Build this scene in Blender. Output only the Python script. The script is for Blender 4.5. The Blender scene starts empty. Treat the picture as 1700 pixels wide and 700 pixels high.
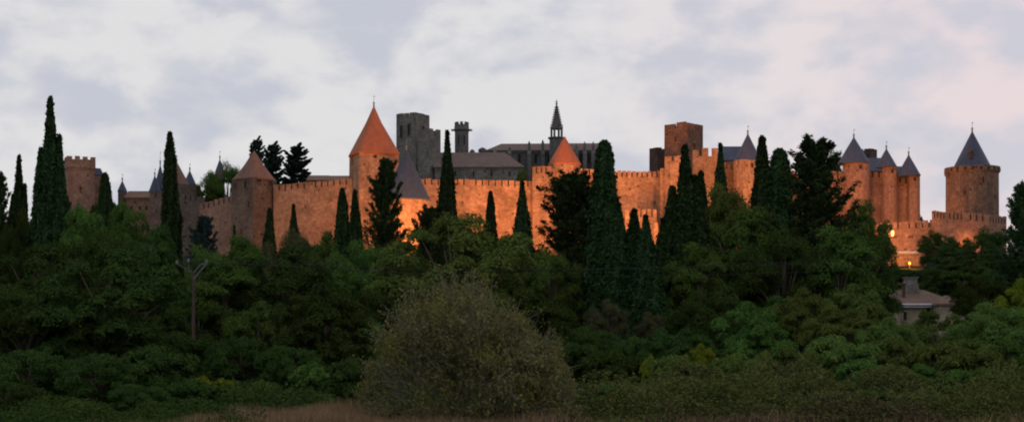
import bpy, math, random
import numpy as np
from mathutils import Vector, Matrix

# ------------------------------------------------------------------ basics
F = 2335.0            # focal length in photo pixels (photo 1700 x 700)
HV = 560.0            # row of the horizon
CZ = 1.7              # eye height
scene = bpy.context.scene
COL = scene.collection
rnd = random.Random(7)

def P(u, v, D):
    return Vector(((u - 850) / F * D, D, CZ + (HV - v) / F * D))

TY = [-4000, 0, 140, 178, 222, 262, 325, 380, 425, 620, 900, 1500, 9000]
TZ = [0, 0, 0.1, .6, 7.0, 11.5, 20.5, 24, 29, 30, 12, 0, 0]
def terrain(x, y):
    z = 0.0
    for i in range(len(TY) - 1):
        if TY[i] <= y <= TY[i + 1]:
            t = (y - TY[i]) / (TY[i + 1] - TY[i])
            t = t * 0.5 + 0.5 * (t * t * (3 - 2 * t))
            z = TZ[i] + (TZ[i + 1] - TZ[i]) * t
    w = max(0.0, 1 - abs(x) / 900.0)
    b = 0.25 * math.sin(x * 0.13 + y * 0.07) + 0.2 * math.sin(x * 0.05 - y * 0.11)
    b *= min(1, max(0, (y - 45) / 60))
    return z * (w * w * (3 - 2 * w)) + b

def tag(o, label=None, cat=None, group=None, kind=None):
    if label: o['label'] = label
    if cat: o['category'] = cat
    if group: o['group'] = group
    if kind: o['kind'] = kind
    return o

def thing(name, label, cat, loc, rz=0.0, group=None):
    o = bpy.data.objects.new(name, None)
    o.empty_display_size = 0.5
    COL.objects.link(o)
    o.location = loc
    o.rotation_euler = (0, 0, rz)
    return tag(o, label, cat, group, 'thing')

# ------------------------------------------------------------------ materials
def newmat(name):
    m = bpy.data.materials.new(name)
    m.use_nodes = True
    nt = m.node_tree
    for n in list(nt.nodes): nt.nodes.remove(n)
    out = nt.nodes.new('ShaderNodeOutputMaterial')
    return m, nt, out

def N(nt, t, **kw):
    n = nt.nodes.new(t)
    for k, v in kw.items():
        if k.startswith('i_'):
            n.inputs[k[2:].replace('_', ' ')].default_value = v
        else:
            setattr(n, k, v)
    return n

def mixrgb(nt, a, b, fac, mode='MIX'):
    n = nt.nodes.new('ShaderNodeMix'); n.data_type = 'RGBA'; n.blend_type = mode
    for s, val in ((n.inputs[0], fac), (n.inputs[6], a), (n.inputs[7], b)):
        if hasattr(val, 'links'): nt.links.new(val, s)
        elif isinstance(val, (tuple, list)): s.default_value = (*val[:3], 1)
        else: s.default_value = val
    return n.outputs[2]

def ramp(nt, src, lo, hi, a=0.0, b=1.0):
    n = nt.nodes.new('ShaderNodeMapRange')
    n.inputs[1].default_value = lo; n.inputs[2].default_value = hi
    n.inputs[3].default_value = a; n.inputs[4].default_value = b
    nt.links.new(src, n.inputs[0]); return n.outputs[0]

def stone(name, c1, c2, stain, scale=1.0, rough=0.9, stain_amt=0.75, course=0.55):
    m, nt, out = newmat(name)
    uv = N(nt, 'ShaderNodeUVMap')
    def noise(sc, detail=5, mapping=(1, 1, 1), dist=0.0):
        mp = N(nt, 'ShaderNodeMapping'); mp.inputs['Scale'].default_value = mapping
        nt.links.new(uv.outputs[0], mp.inputs[0])
        nn = N(nt, 'ShaderNodeTexNoise'); nn.inputs['Scale'].default_value = sc
        nn.inputs['Detail'].default_value = detail; nn.inputs['Distortion'].default_value = dist
        nn.inputs['Roughness'].default_value = 0.65
        nt.links.new(mp.outputs[0], nn.inputs[0]); return nn.outputs[0]
    big = ramp(nt, noise(0.16, 7, dist=.8), .42, .58)
    col = mixrgb(nt, c1, c2, big)
    med = ramp(nt, noise(0.8, 7), .42, .7)
    col = mixrgb(nt, col, stain, mixmul(nt, med, stain_amt * .6))
    streak = ramp(nt, noise(0.7, 4, (1, .12, 1)), .55, .72)
    col = mixrgb(nt, col, stain, mixmul(nt, streak, stain_amt * .55))
    hor = ramp(nt, noise(0.6, 4, (.12, 1.3, 1)), .5, .75)
    col = mixrgb(nt, col, c2, mixmul(nt, hor, .5))
    br = N(nt, 'ShaderNodeTexBrick')
    nt.links.new(uv.outputs[0], br.inputs[0])
    br.inputs['Color1'].default_value = (1, 1, 1, 1); br.inputs['Color2'].default_value = (.66, .64, .62, 1)
    br.inputs['Mortar'].default_value = (.6, .58, .56, 1)
    br.inputs['Scale'].default_value = 1.0; br.inputs['Mortar Size'].default_value = .03
    br.inputs['Brick Width'].default_value = course * 2.1; br.inputs['Row Height'].default_value = course
    col = mixrgb(nt, col, br.outputs[0], .75, 'MULTIPLY')
    fine = ramp(nt, noise(1.7, 4), .34, .66, .74, 1.16)
    vm = N(nt, 'ShaderNodeVectorMath', operation='SCALE')
    nt.links.new(col, vm.inputs[0]); nt.links.new(fine, vm.inputs['Scale'])
    # putlog holes / missing stones: their shade painted as dark spots
    vo = N(nt, 'ShaderNodeTexVoronoi'); vo.inputs['Scale'].default_value = .42; nt.links.new(uv.outputs[0], vo.inputs[0])
    hole_shade = ramp(nt, vo.outputs['Distance'], .10, .16, .35, 1)
    vm2 = N(nt, 'ShaderNodeVectorMath', operation='SCALE')
    nt.links.new(vm.outputs[0], vm2.inputs[0]); nt.links.new(hole_shade, vm2.inputs['Scale'])
    bs = N(nt, 'ShaderNodeBsdfPrincipled'); bs.inputs['Roughness'].default_value = rough
    bs.inputs['Specular IOR Level'].default_value = .15
    nt.links.new(vm2.outputs[0], bs.inputs['Base Color'])
    bp = N(nt, 'ShaderNodeBump'); bp.inputs['Strength'].default_value = .6; bp.inputs['Distance'].default_value = .25
    nt.links.new(noise(1.3, 6), bp.inputs['Height']); nt.links.new(bp.outputs[0], bs.inputs['Normal'])
    nt.links.new(bs.outputs[0], out.inputs[0])
    return m

def mixmul(nt, s, k):
    n = N(nt, 'ShaderNodeMath', operation='MULTIPLY'); nt.links.new(s, n.inputs[0]); n.inputs[1].default_value = k
    return n.outputs[0]

def roofmat(name, c1, c2, row=.45, rough=.8):
    m, nt, out = newmat(name)
    uv = N(nt, 'ShaderNodeUVMap')
    n1 = N(nt, 'ShaderNodeTexNoise'); n1.inputs['Scale'].default_value = .35; n1.inputs['Detail'].default_value = 6
    n1.inputs['Roughness'].default_value = .7
    nt.links.new(uv.outputs[0], n1.inputs[0])
    col = mixrgb(nt, c1, c2, ramp(nt, n1.outputs[0], .35, .65))
    br = N(nt, 'ShaderNodeTexBrick'); nt.links.new(uv.outputs[0], br.inputs[0])
    br.inputs['Color1'].default_value = (1, 1, 1, 1); br.inputs['Color2'].default_value = (.7, .7, .7, 1)
    br.inputs['Mortar'].default_value = (.6, .6, .6, 1); br.inputs['Scale'].default_value = 1
    br.inputs['Brick Width'].default_value = row * .8; br.inputs['Row Height'].default_value = row
    br.inputs['Mortar Size'].default_value = .03
    col = mixrgb(nt, col, br.outputs[0], .7, 'MULTIPLY')
    bs = N(nt, 'ShaderNodeBsdfPrincipled'); bs.inputs['Roughness'].default_value = rough
    bs.inputs['Specular IOR Level'].default_value = .25
    nt.links.new(col, bs.inputs['Base Color'])
    bp = N(nt, 'ShaderNodeBump'); bp.inputs['Strength'].default_value = .4; bp.inputs['Distance'].default_value = .1
    nt.links.new(br.outputs['Fac'], bp.inputs['Height']); nt.links.new(bp.outputs[0], bs.inputs['Normal'])
    nt.links.new(bs.outputs[0], out.inputs[0])
    return m

def plain(name, c, rough=.7, metal=0.0, emit=None, es=0.0, var=.25, sc=4):
    m, nt, out = newmat(name)
    bs = N(nt, 'ShaderNodeBsdfPrincipled'); bs.inputs['Roughness'].default_value = rough
    bs.inputs['Metallic'].default_value = metal
    tc = N(nt, 'ShaderNodeTexCoord')
    n1 = N(nt, 'ShaderNodeTexNoise'); n1.inputs['Scale'].default_value = sc; n1.inputs['Detail'].default_value = 5
    nt.links.new(tc.outputs['Object'], n1.inputs[0])
    col = mixrgb(nt, tuple(x * (1 - var) for x in c), tuple(min(1, x * (1 + var)) for x in c), ramp(nt, n1.outputs[0], .35, .65))
    nt.links.new(col, bs.inputs['Base Color'])
    if emit:
        bs.inputs['Emission Color'].default_value = (*emit, 1); bs.inputs['Emission Strength'].default_value = es
    nt.links.new(bs.outputs[0], out.inputs[0]); return m

def leafmat(name, dark, light, trans=.22, var=.35, third=None):
    m, nt, out = newmat(name); var *= 1.35
    at = N(nt, 'ShaderNodeAttribute'); at.attribute_name = 'tint'
    oi = N(nt, 'ShaderNodeObjectInfo')
    col = mixrgb(nt, dark, light, at.outputs['Fac'])
    if third:
        at2 = N(nt, 'ShaderNodeAttribute'); at2.attribute_name = 'clump'
        col = mixrgb(nt, col, third, ramp(nt, at2.outputs['Fac'], .6, .95))
    k = ramp(nt, oi.outputs['Random'], 0, 1, 1 - var, 1 + var)
    vm = N(nt, 'ShaderNodeVectorMath', operation='SCALE'); nt.links.new(col, vm.inputs[0]); nt.links.new(k, vm.inputs['Scale'])
    hs = N(nt, 'ShaderNodeHueSaturation'); hs.inputs['Saturation'].default_value = 1.14
    nt.links.new(vm.outputs[0], hs.inputs['Color'])
    hr = N(nt, 'ShaderNodeMath', operation='MULTIPLY_ADD'); nt.links.new(oi.outputs['Random'], hr.inputs[0])
    hr.inputs[1].default_value = .05; hr.inputs[2].default_value = .465
    nt.links.new(hr.outputs[0], hs.inputs['Hue'])
    d = N(nt, 'ShaderNodeBsdfDiffuse'); t = N(nt, 'ShaderNodeBsdfTranslucent'); mx = N(nt, 'ShaderNodeMixShader')
    nt.links.new(hs.outputs[0], d.inputs[0]); nt.links.new(hs.outputs[0], t.inputs[0])
    mx.inputs[0].default_value = trans
    nt.links.new(d.outputs[0], mx.inputs[1]); nt.links.new(t.outputs[0], mx.inputs[2]); nt.links.new(mx.outputs[0], out.inputs[0])
    return m

M = {}
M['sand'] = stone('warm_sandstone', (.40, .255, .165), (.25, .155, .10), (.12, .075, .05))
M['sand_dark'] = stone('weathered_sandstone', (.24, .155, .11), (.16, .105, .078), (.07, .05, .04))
M['sand_pink'] = stone('pinkish_sandstone', (.34, .21, .15), (.25, .15, .11), (.13, .085, .065))
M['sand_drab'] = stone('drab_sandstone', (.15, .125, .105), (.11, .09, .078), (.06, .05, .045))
M['keep'] = stone('dark_keep_stone', (.20, .12, .085), (.12, .078, .06), (.05, .035, .03))  # darker brown tone over the whole keep
M['grey'] = stone('grey_limestone', (.22, .215, .195), (.14, .14, .13), (.07, .07, .067))
M['grey_dark'] = stone('dark_grey_limestone', (.17, .17, .165), (.12, .12, .118), (.07, .07, .07))
M['brown_dark'] = stone('dark_brown_stone', (.115, .075, .06), (.075, .05, .042), (.04, .03, .028))
M['tile'] = roofmat('orange_clay_tile', (.42, .135, .06), (.31, .10, .05))
M['tile_dull'] = roofmat('dull_clay_tile', (.21, .12, .09), (.15, .085, .065))
M['tile_brown'] = roofmat('brown_church_tile', (.19, .14, .12), (.13, .10, .09))
M['tile_house'] = roofmat('rosy_clay_tile', (.19, .12, .09), (.12, .078, .06), row=.3)
M['slate'] = roofmat('blue_slate', (.066, .084, .132), (.046, .058, .092), rough=.6)
M['slate_grey'] = roofmat('lead_grey_slate', (.055, .078, .115), (.04, .056, .085), rough=.8)
M['void_shade'] = plain('painted_inner_shade', (.012, .011, .01), .9)  # near-black colour standing in for shade inside windows and slits
M['lead'] = plain('lead_finial', (.12, .12, .125), .5)
M['wood'] = plain('weathered_pole_wood', (.06, .036, .028), .9, sc=3)
M['bark'] = plain('tree_bark', (.075, .055, .042), .95, sc=2)
M['twig'] = plain('grey_twigs', (.18, .168, .14), .95, sc=2)
M['render_beige'] = plain('beige_render', (.25, .21, .155), .9, sc=1.2, var=.3)
M['white'] = plain('white_paint', (.42, .44, .47), .6, sc=2, var=.1)
M['ceramic'] = plain('pale_insulator', (.10, .12, .13), .5)
M['glass_lit'] = plain('lit_lantern_glass', (.8, .6, .3), .4, emit=(1, .50, .10), es=1.5)
M['glass_orange'] = plain('orange_lamp_glass', (.8, .4, .1), .4, emit=(1, .28, .03), es=1.6)
M['metal'] = plain('dark_painted_metal', (.05, .05, .052), .5)
M['wire'] = plain('cable_sheath', (.015, .015, .016), .7)

# ------------------------------------------------------------------ mesh builder
class MB:
    def __init__(s): s.v = []; s.f = []; s.mi = []; s.uvoff = 0
    def quadbox(s, lo4, hi4, mi=0, bottom=True):
        b = len(s.v); n = len(lo4); s.v += [tuple(p) for p in lo4] + [tuple(p) for p in hi4]
        for i in range(n):
            j = (i + 1) % n; s.f.append((b + i, b + j, b + n + j, b + n + i)); s.mi.append(mi)
        s.f.append(tuple(b + n + i for i in range(n))); s.mi.append(mi)
        if bottom: s.f.append(tuple(b + i for i in reversed(range(n)))); s.mi.append(mi)
    def box(s, x0, x1, y0, y1, z0, z1, mi=0):
        s.quadbox([(x0, y0, z0), (x1, y0, z0), (x1, y1, z0), (x0, y1, z0)], [(x0, y0, z1), (x1, y0, z1), (x1, y1, z1), (x0, y1, z1)], mi)
    def obox(s, c, ax, w, d, h, mi=0):
        """box centred c, width along horizontal ax, depth d perpendicular, height h"""
        ax = Vector((ax[0], ax[1], 0)).normalized(); ay = Vector((-ax.y, ax.x, 0)); c = Vector(c)
        lo = [c + ax * a * w / 2 + ay * b * d / 2 - Vector((0, 0, h / 2)) for a, b in ((-1, -1), (1, -1), (1, 1), (-1, 1))]
        s.quadbox(lo, [p + Vector((0, 0, h)) for p in lo], mi)
    def rings(s, rings, mi=0, cap=True, capb=True):
        b = len(s.v); n = len(rings[0])
        for r in rings: s.v += [tuple(p) for p in r]
        for k in range(len(rings) - 1):
            for i in range(n):
                j = (i + 1) % n
                s.f.append((b + k * n + i, b + k * n + j, b + (k + 1) * n + j, b + (k + 1) * n + i)); s.mi.append(mi)
        if cap: s.f.append(tuple(b + (len(rings) - 1) * n + i for i in range(n))); s.mi.append(mi)
        if capb: s.f.append(tuple(b + i for i in reversed(range(n)))); s.mi.append(mi)
    def poly(s, pts, mi=0):
        b = len(s.v); s.v += [tuple(p) for p in pts]; s.f.append(tuple(range(b, b + len(pts)))); s.mi.append(mi)
    def tube(s, pts, radii, n=6, mi=0):
        rs = []
        for k, p in enumerate(pts):
            p = Vector(p)
            a = Vector(pts[max(0, k - 1)]); c = Vector(pts[min(len(pts) - 1, k + 1)])
            d = (c - a).normalized() if (c - a).length > 1e-9 else Vector((0, 0, 1))
            ref = Vector((0, 0, 1)) if abs(d.z) < .9 else Vector((1, 0, 0))
            u = d.cross(ref).normalized(); w = d.cross(u).normalized()
            r = radii[k] if isinstance(radii, (list, tuple)) else radii
            rs.append([p + (u * math.cos(t) + w * math.sin(t)) * r for t in [2 * math.pi * i / n for i in range(n)]])
        s.rings(rs, mi)
    def build(s, name, mats, parent=None, smooth=False, loc=None):
        me = bpy.data.meshes.new(name); me.from_pydata(s.v, [], s.f)
        if not isinstance(mats, (list, tuple)): mats = [mats]
        for m in mats: me.materials.append(m)
        if len(mats) > 1: me.polygons.foreach_set('material_index', s.mi)
        uvl = me.uv_layers.new(name='UVMap')
        for p in me.polygons:
            n = p.normal
            if abs(n.z) < .93:
                t = Vector((-n.y, n.x, 0)).normalized()
                sl = 1 / max(.25, math.sqrt(1 - n.z * n.z))
                for li in p.loop_indices:
                    co = me.vertices[me.loops[li].vertex_index].co
                    uvl.data[li].uv = (co.dot(t) + 37.1 * round(math.atan2(n.y, n.x), 1), co.z * sl)
            else:
                for li in p.loop_indices:
                    co = me.vertices[me.loops[li].vertex_index].co; uvl.data[li].uv = (co.x, co.y)
        if smooth:
            me.polygons.foreach_set('use_smooth', [True] * len(me.polygons))
            me.update()
        o = bpy.data.objects.new(name, me); COL.objects.link(o)
        if parent: o.parent = parent
        if loc is not None: o.location = loc
        if smooth:
            try: me.set_sharp_from_angle(angle=math.radians(40))
            except Exception: pass
        return o

def sring(cx, cy, z, r, n=32, p=2.0, rot=0.0):
    """superellipse ring, p=2 circle, larger p squarer"""
    out = []
    for i in range(n):
        t = 2 * math.pi * (i + .5) / n
        c, s_ = math.cos(t), math.sin(t)
        k = (abs(c) ** p + abs(s_) ** p) ** (-1 / p)
        x, y = c * k * r, s_ * k * r
        out.append((cx + x * math.cos(rot) - y * math.sin(rot), cy + x * math.sin(rot) + y * math.cos(rot), z))
    return out

# ------------------------------------------------------------------ castle pieces
def cone_roof(parent, cx, cy, z0, z1, r, mat, fin_z=None, n=40, p=2.0, rot=0.0, thick=.25, fly=.12):
    mb = MB(); H = z1 - z0
    prof = [(0, r), (.035, r * .96), (.12, r * .875), (.35, r * .65), (.65, r * .35), (.9, r * .1), (.985, .09)]
    rs = [sring(cx, cy, z0 - thick, r * .97, n, p, rot)]
    for t, rr in prof: rs.append(sring(cx, cy, z0 + t * H, rr, n, p + (2 - p) * min(1, t * 1.6), rot))
    rs.append(sring(cx, cy, z1, .05, n))
    mb.rings(rs)
    ro = mb.build('roof', mat, parent, smooth=True)
    if fin_z:
        f = MB(); L = fin_z - z1
        f.tube([(cx, cy, z1 - H * .02), (cx, cy, z1 + L * .15)], [.24, .16], 8)
        f.rings([sring(cx, cy, z1 + L * .15 + d * .3, rr, 10) for d, rr in ((0, .08), (.5, .28), (1, .28), (1.5, .08))])
        f.tube([(cx, cy, z1 + L * .2), (cx, cy, z1 + L)], [.06, .03], 6)
        f.obox((cx + .12, cy, z1 + L * .86), (1, .2), .4, .04, .16)
        f.build('finial', M['lead'], ro)
    return ro

def window_part(parent, c, nrm, w, h, arch=False, frame=None, name='window'):
    """dark box painted as the shade inside a window, with a stone surround; c centre on the face, nrm outward normal"""
    nrm = Vector((nrm[0], nrm[1], 0)).normalized(); ax = Vector((-nrm.y, nrm.x, 0))
    mb = MB(); c = Vector(c)
    t = max(.12, w * .16)
    if frame is None: frame = M['sand_dark']
    for sgn in (-1, 1):
        mb.obox(c + ax * sgn * (w / 2 + t / 2) + nrm * .04, ax, t, .3, h + t * 2)
    mb.obox(c - Vector((0, 0, h / 2 + t / 2)) + nrm * .07, ax, w, .34, t)
    mb.obox(c + Vector((0, 0, h / 2 + t / 2)) + nrm * .05, ax, w, .3, t)
    o = mb.build(name, frame, parent)
    g = MB()
    if arch:
        pts = [(-w / 2, -h / 2), (w / 2, -h / 2), (w / 2, h * .25), (w * .35, h * .4), (0, h / 2), (-w * .35, h * .4), (-w / 2, h * .25)]
        f = [c + ax * a + Vector((0, 0, b)) + nrm * .06 for a, b in pts]
        g.rings([[q - nrm * .3 for q in f], f])
        # arch shoulders
    else:
        g.obox(c, ax, w, .12, h)
    g.build('opening_shade', M['void_shade'], o)  # no real recess: the inner shade is put into this box's colour
    return o

def merlons(mb, a, b, za, zb, inward, mw=1.5, gw=.45, mh=.6, th=.55, slit=True, jitter=.12, seed=1):
    r = random.Random(seed)
    a = Vector((a[0], a[1], 0)); b = Vector((b[0], b[1], 0)); L = (b - a).length
    d = (b - a) / L; n = max(1, int(round((L + gw) / (mw + gw)))); step = (L + gw) / n; w = step - gw
    for i in range(n):
        s0 = i * step; t = (s0 + w / 2) / L; z = za + (zb - za) * t
        hh = mh + r.uniform(-jitter, jitter)
        c = a + d * (s0 + w / 2) + inward * (th / 2 - .03)
        mb.obox((c.x, c.y, z - .05 + hh / 2), d, w * r.uniform(.96, 1.0), th, hh + .1)
        if slit and i < n - 1:
            sc = a + d * (s0 + w + gw / 2) - inward * .03
            mb.obox((sc.x, sc.y, z - .55), d, .3, .12, 1.2, 1)  # dark box on the face, painted as the shade within a slit

WALLN = [0]
def curtain(label, pts, mat='sand', th=2.2, mw=1.5, gw=.3, mh=.28, slit=True, group=None, base=None, name='curtain_wall', cat='castle wall', jitter=.12):
    WALLN[0] += 1
    W3 = [P(*p) for p in pts]
    o0 = Vector((W3[0].x, W3[0].y, terrain(W3[0].x, W3[0].y)))
    t = thing(name, label, cat, o0, 0, group)
    mb = MB(); ml = MB()
    for i in range(len(W3) - 1):
        a = W3[i] - o0; b = W3[i + 1] - o0
        d = Vector((b.x - a.x, b.y - a.y, 0)).normalized(); inw = Vector((-d.y, d.x, 0))
        if inw.y < 0: inw = -inw
        nseg = max(1, int((b - a).length // 12))
        zb = min(terrain(W3[i].x, W3[i].y), terrain(W3[i + 1].x, W3[i + 1].y)) - o0.z - 2 if base is None else base - o0.z
        A = a.copy(); B = b.copy()
        if i > 0: A = a - d * .05
        lo = [(A.x, A.y, zb), (B.x, B.y, zb), (B.x + inw.x * th, B.y + inw.y * th, zb), (A.x + inw.x * th, A.y + inw.y * th, zb)]
        hi = [(A.x, A.y, a.z - mh), (B.x, B.y, b.z - mh), (B.x + inw.x * th, B.y + inw.y * th, b.z - mh), (A.x + inw.x * th, A.y + inw.y * th, a.z - mh)]
        mb.quadbox(lo, hi)
        merlons(ml, a, b, a.z - mh, b.z - mh, inw, mw, gw, mh, .6, slit, jitter, WALLN[0] * 10 + i)
    mb.build('wall', M[mat], t); ml.build('battlement', [M[mat], M['void_shade']], t)
    return t

def square_tower(label, u0, uc, u1, vtop, D, mat='sand', zbase=None, mh=.9, mw=1.3, gw=.7, roof=None, windows=(), name='square_tower', cat='tower', group=None, band=False, depth=None, slit=False, jitter=.08, pers=True):
    k = D / F
    wl = max(.01, (uc - u0) * k); wr = (u1 - uc) * k
    th = math.atan2(wl, wr); a = math.hypot(wl, wr)
    c = P(uc, vtop, D)
    ex = Vector((math.cos(th), math.sin(th), 0)); ey = Vector((-math.sin(th), math.cos(th), 0))
    ctr = c + (ex + ey) * (a / 2)
    for _ in range(4):
        us = [850 + F * (ctr + ex * (i * a / 2) + ey * (j * a / 2)).x / (ctr + ex * (i * a / 2) + ey * (j * a / 2)).y for i in (-1, 1) for j in (-1, 1)]
        a *= (u1 - u0) / (max(us) - min(us)); ctr.x += ((u0 + u1) / 2 - (min(us) + max(us)) / 2) * k
    gz = terrain(ctr.x, ctr.y) if zbase is None else zbase
    t = thing(name, label, cat, (ctr.x, ctr.y, gz), th, group)
    H = c.z - gz; h = a / 2
    mb = MB()
    body_top = H - (mh if not roof else 0)
    mb.quadbox([(-h * 1.03, -h * 1.03, -2), (h * 1.03, -h * 1.03, -2), (h * 1.03, h * 1.03, -2), (-h * 1.03, h * 1.03, -2)],
               [(-h, -h, body_top), (h, -h, body_top), (h, h, body_top), (-h, h, body_top)])
    w = mb.build('wall', M[mat], t)
    if band:
        bb = MB(); z = body_top - 2.0
        bb.box(-h - .25, h + .25, -h - .25, h + .25, z, body_top + .02)
        for q in range(int(a / .9)):
            s = -h + .45 + q * .9
            bb.box(s - .15, s + .15, -h - .22, -h, z - .6, z); bb.box(-h - .22, -h, s - .15, s + .15, z - .6, z)
        bb.build('parapet', M[mat], t)
    if not roof:
        ml = MB(); e = .25 if band else 0
        cs = [(-h - e, -h - e), (h + e, -h - e), (h + e, h + e), (-h - e, h + e)]
        for i in range(4):
            p, q = cs[i], cs[(i + 1) % 4]
            d = Vector((q[0] - p[0], q[1] - p[1], 0)).normalized(); inw = Vector((-d.y, d.x, 0))
            merlons(ml, Vector((*p, 0)) + d * (0 if i % 2 == 0 else .62), Vector((*q, 0)) - d * (0 if i % 2 == 0 else .62), body_top, body_top, inw, mw, gw, mh, .6, slit, jitter, int(u0) + i)
        ml.build('battlement', [M[mat], M['void_shade']], t)
    # windows given as (u, v, wpx, hpx, arch)
    kk = D / F
    for (u, v, wp, hp, arch) in windows:
        zc = c.z + (vtop - v) * kk - gz
        if u < uc:
            f = (uc - u) / (uc - u0); pos = Vector((-h, -h + f * a, zc)); nr = Vector((-1, 0, 0)); ws = wp * kk / math.sin(th)
        else:
            f = (u - uc) / (u1 - uc); pos = Vector((-h + f * a, -h, zc)); nr = Vector((0, -1, 0)); ws = wp * kk / math.cos(th)
        # follow the slight batter of the body
        bt = (1 - zc / H) * h * .03
        pos += nr * bt
        window_part(t, pos, nr, ws, hp * kk, arch, M[mat])
    return t, h, H, c

def round_tower(label, u0, u1, vtop, D, mat='sand', roof=None, windows=(), parapet=None, mer=False, p=2.0, name='round_tower', cat='tower', group=None, zbase=None, taper=.03, corbel=True):
    k = D / F; uc = (u0 + u1) / 2; r = (u1 - u0) / 2 * k
    c = P(uc, vtop, D)
    gz = terrain(c.x, c.y) if zbase is None else zbase
    t = thing(name, label, cat, (c.x, c.y, gz), 0, group)
    H = c.z - gz
    mb = MB(); mb.rings([sring(0, 0, -2, r * (1 + taper), 36, p), sring(0, 0, H * .5, r * (1 + taper * .3), 36, p), sring(0, 0, H, r, 36, p)])
    mb.build('wall', M[mat], t, smooth=True)
    if parapet:
        ph, e = parapet
        pb = MB(); pb.rings([sring(0, 0, H - ph, r + .02, 36), sring(0, 0, H - ph + .35, r + e, 36), sring(0, 0, H + .03, r + e, 36)])
        for i in range(22):
            a = 2 * math.pi * (i + .5) / 22; x, y = math.cos(a), math.sin(a)
            pb.obox(((r + e) * x, (r + e) * y, H - ph * .45), (-y, x), .5, .14, .7, 1)  # dark blocks painted as shade in the parapet gaps
        pb.build('parapet', [M[mat], M['void_shade']], t, smooth=True)
    if mer:
        ml = MB(); n = 18
        for i in range(n):
            a = 2 * math.pi * i / n; x, y = math.cos(a), math.sin(a)
            ml.obox(((r - .25) * x, (r - .25) * y, H + .35), (-y, x), 2 * math.pi * r / n * .72, .55, .8)
        ml.build('battlement', M[mat], t)
    if roof:
        ua, va, e0, e1, ve, rm, fv = roof
        rr = (e1 - e0) / 2 * k; cx = ((e0 + e1) / 2 - uc) * k
        z0 = P(0, ve, D).z - gz; z1 = P(0, va, D).z - gz; zf = P(0, fv, D).z - gz if fv else None
        cone_roof(t, cx, 0, z0, z1, rr, M[rm], zf)
    for (u, v, wp, hp, arch) in windows:
        x = (u - uc) * k; x = max(-r * .95, min(r * .95, x)); y = -math.sqrt(r * r - x * x)
        z = P(0, v, D).z - gz; nr = Vector((x, y, 0)).normalized(); rz = r * (1 + taper * .5 * (1 - z / H))
        window_part(t, nr * rz + Vector((0, 0, z)), nr, wp * k, hp * k, arch, M[mat])
    return t, r, H

exec_parts = []
# ---- far left group
square_tower('reddish square crenellated tower at the far left, beyond the tallest cypress', 108, 123, 157, 259, 400, 'sand_pink', band=True, mh=1.2, mw=1.3, gw=.75,
             windows=[(139, 312, 2.2, 6, False)])
t, h, H, c = square_tower('square tower with a steep blue slate roof just right of the reddish square tower', 148, 158, 170, 290, 416, 'sand_dark', roof=True)
mb = MB(); mb.quadbox([(-h - .3, -h - .3, H), (h + .3, -h - .3, H), (h + .3, h + .3, H), (-h - .3, h + .3, H)], [(-h * .75, -h * .75, H + 2.1), (h * .75, -h * .75, H + 2.1), (h * .75, h * .75, H + 2.1), (-h * .75, h * .75, H + 2.1)]); mb.build('roof', M['slate'], t)
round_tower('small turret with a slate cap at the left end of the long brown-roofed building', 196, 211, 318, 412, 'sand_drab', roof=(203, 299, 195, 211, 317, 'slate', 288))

def gabled(name, label, cat, u0, u1, v_eave, v_ridge, D, depth, wall, roof, rot=0, hipr=0, hipl=0, windows=(), wall_kw=None, cornice=True, overhang=.5, zbase=None):
    k = D / F; L = (u1 - u0) * k; a = P(u0, v_eave, D)
    gz = terrain(a.x + L / 2, a.y) if zbase is None else zbase
    t = thing(name, label, cat, (a.x + L / 2, D, gz), rot)
    He = a.z - gz; Hr = P(u0, v_ridge, D + depth / 2).z - gz
    mb = MB(); mb.box(-L / 2, L / 2, 0, depth, -1.5, He)
    if not hipl: mb.quadbox([(-L / 2, 0, He), (-L / 2 + .4, 0, He), (-L / 2 + .4, depth, He), (-L / 2, depth, He)], [(-L / 2, depth / 2 - .1, Hr - .1), (-L / 2 + .4, depth / 2 - .1, Hr - .1), (-L / 2 + .4, depth / 2 + .1, Hr - .1), (-L / 2, depth / 2 + .1, Hr - .1)])
    if not hipr: mb.quadbox([(L / 2 - .4, 0, He), (L / 2, 0, He), (L / 2, depth, He), (L / 2 - .4, depth, He)], [(L / 2 - .4, depth / 2 - .1, Hr - .1), (L / 2, depth / 2 - .1, Hr - .1), (L / 2, depth / 2 + .1, Hr - .1), (L / 2 - .4, depth / 2 + .1, Hr - .1)])
    mb.build('wall', M[wall], t)
    o = overhang
    rb = MB(); e = [(-L / 2 - o, -o), (L / 2 + o, -o), (L / 2 + o, depth + o), (-L / 2 - o, depth + o)]
    z = He + .03; rl = (-L / 2 - o + hipl, depth / 2, Hr); rr_ = (L / 2 + o - hipr, depth / 2, Hr)
    E = [(x, y, z) for x, y in e]; G = [(x, y, z - .22) for x, y in e]
    rb.poly([E[0], E[1], rr_, rl]); rb.poly([E[2], E[3], rl, rr_]); rb.poly([E[1], E[2], rr_]); rb.poly([E[3], E[0], rl])
    for i in range(4): j = (i + 1) % 4; rb.poly([G[i], G[j], E[j], E[i]])
    rb.poly(G[::-1])
    ro = rb.build('roof', M[roof], t)
    if cornice:
        cb = MB(); cb.box(-L / 2 - .2, L / 2 + .2, -.2, .0 - .003, He - .75, He - .25); cb.build('cornice', M[wall], t)
    for (u, v, wp, hp, arch) in windows:
        window_part(t, Vector(((u - (u0 + u1) / 2) * k, 0, P(0, v, D).z - gz)), Vector((0, -1, 0)), wp * k, hp * k, arch, M[wall])
    return t, L, He, Hr, ro

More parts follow.
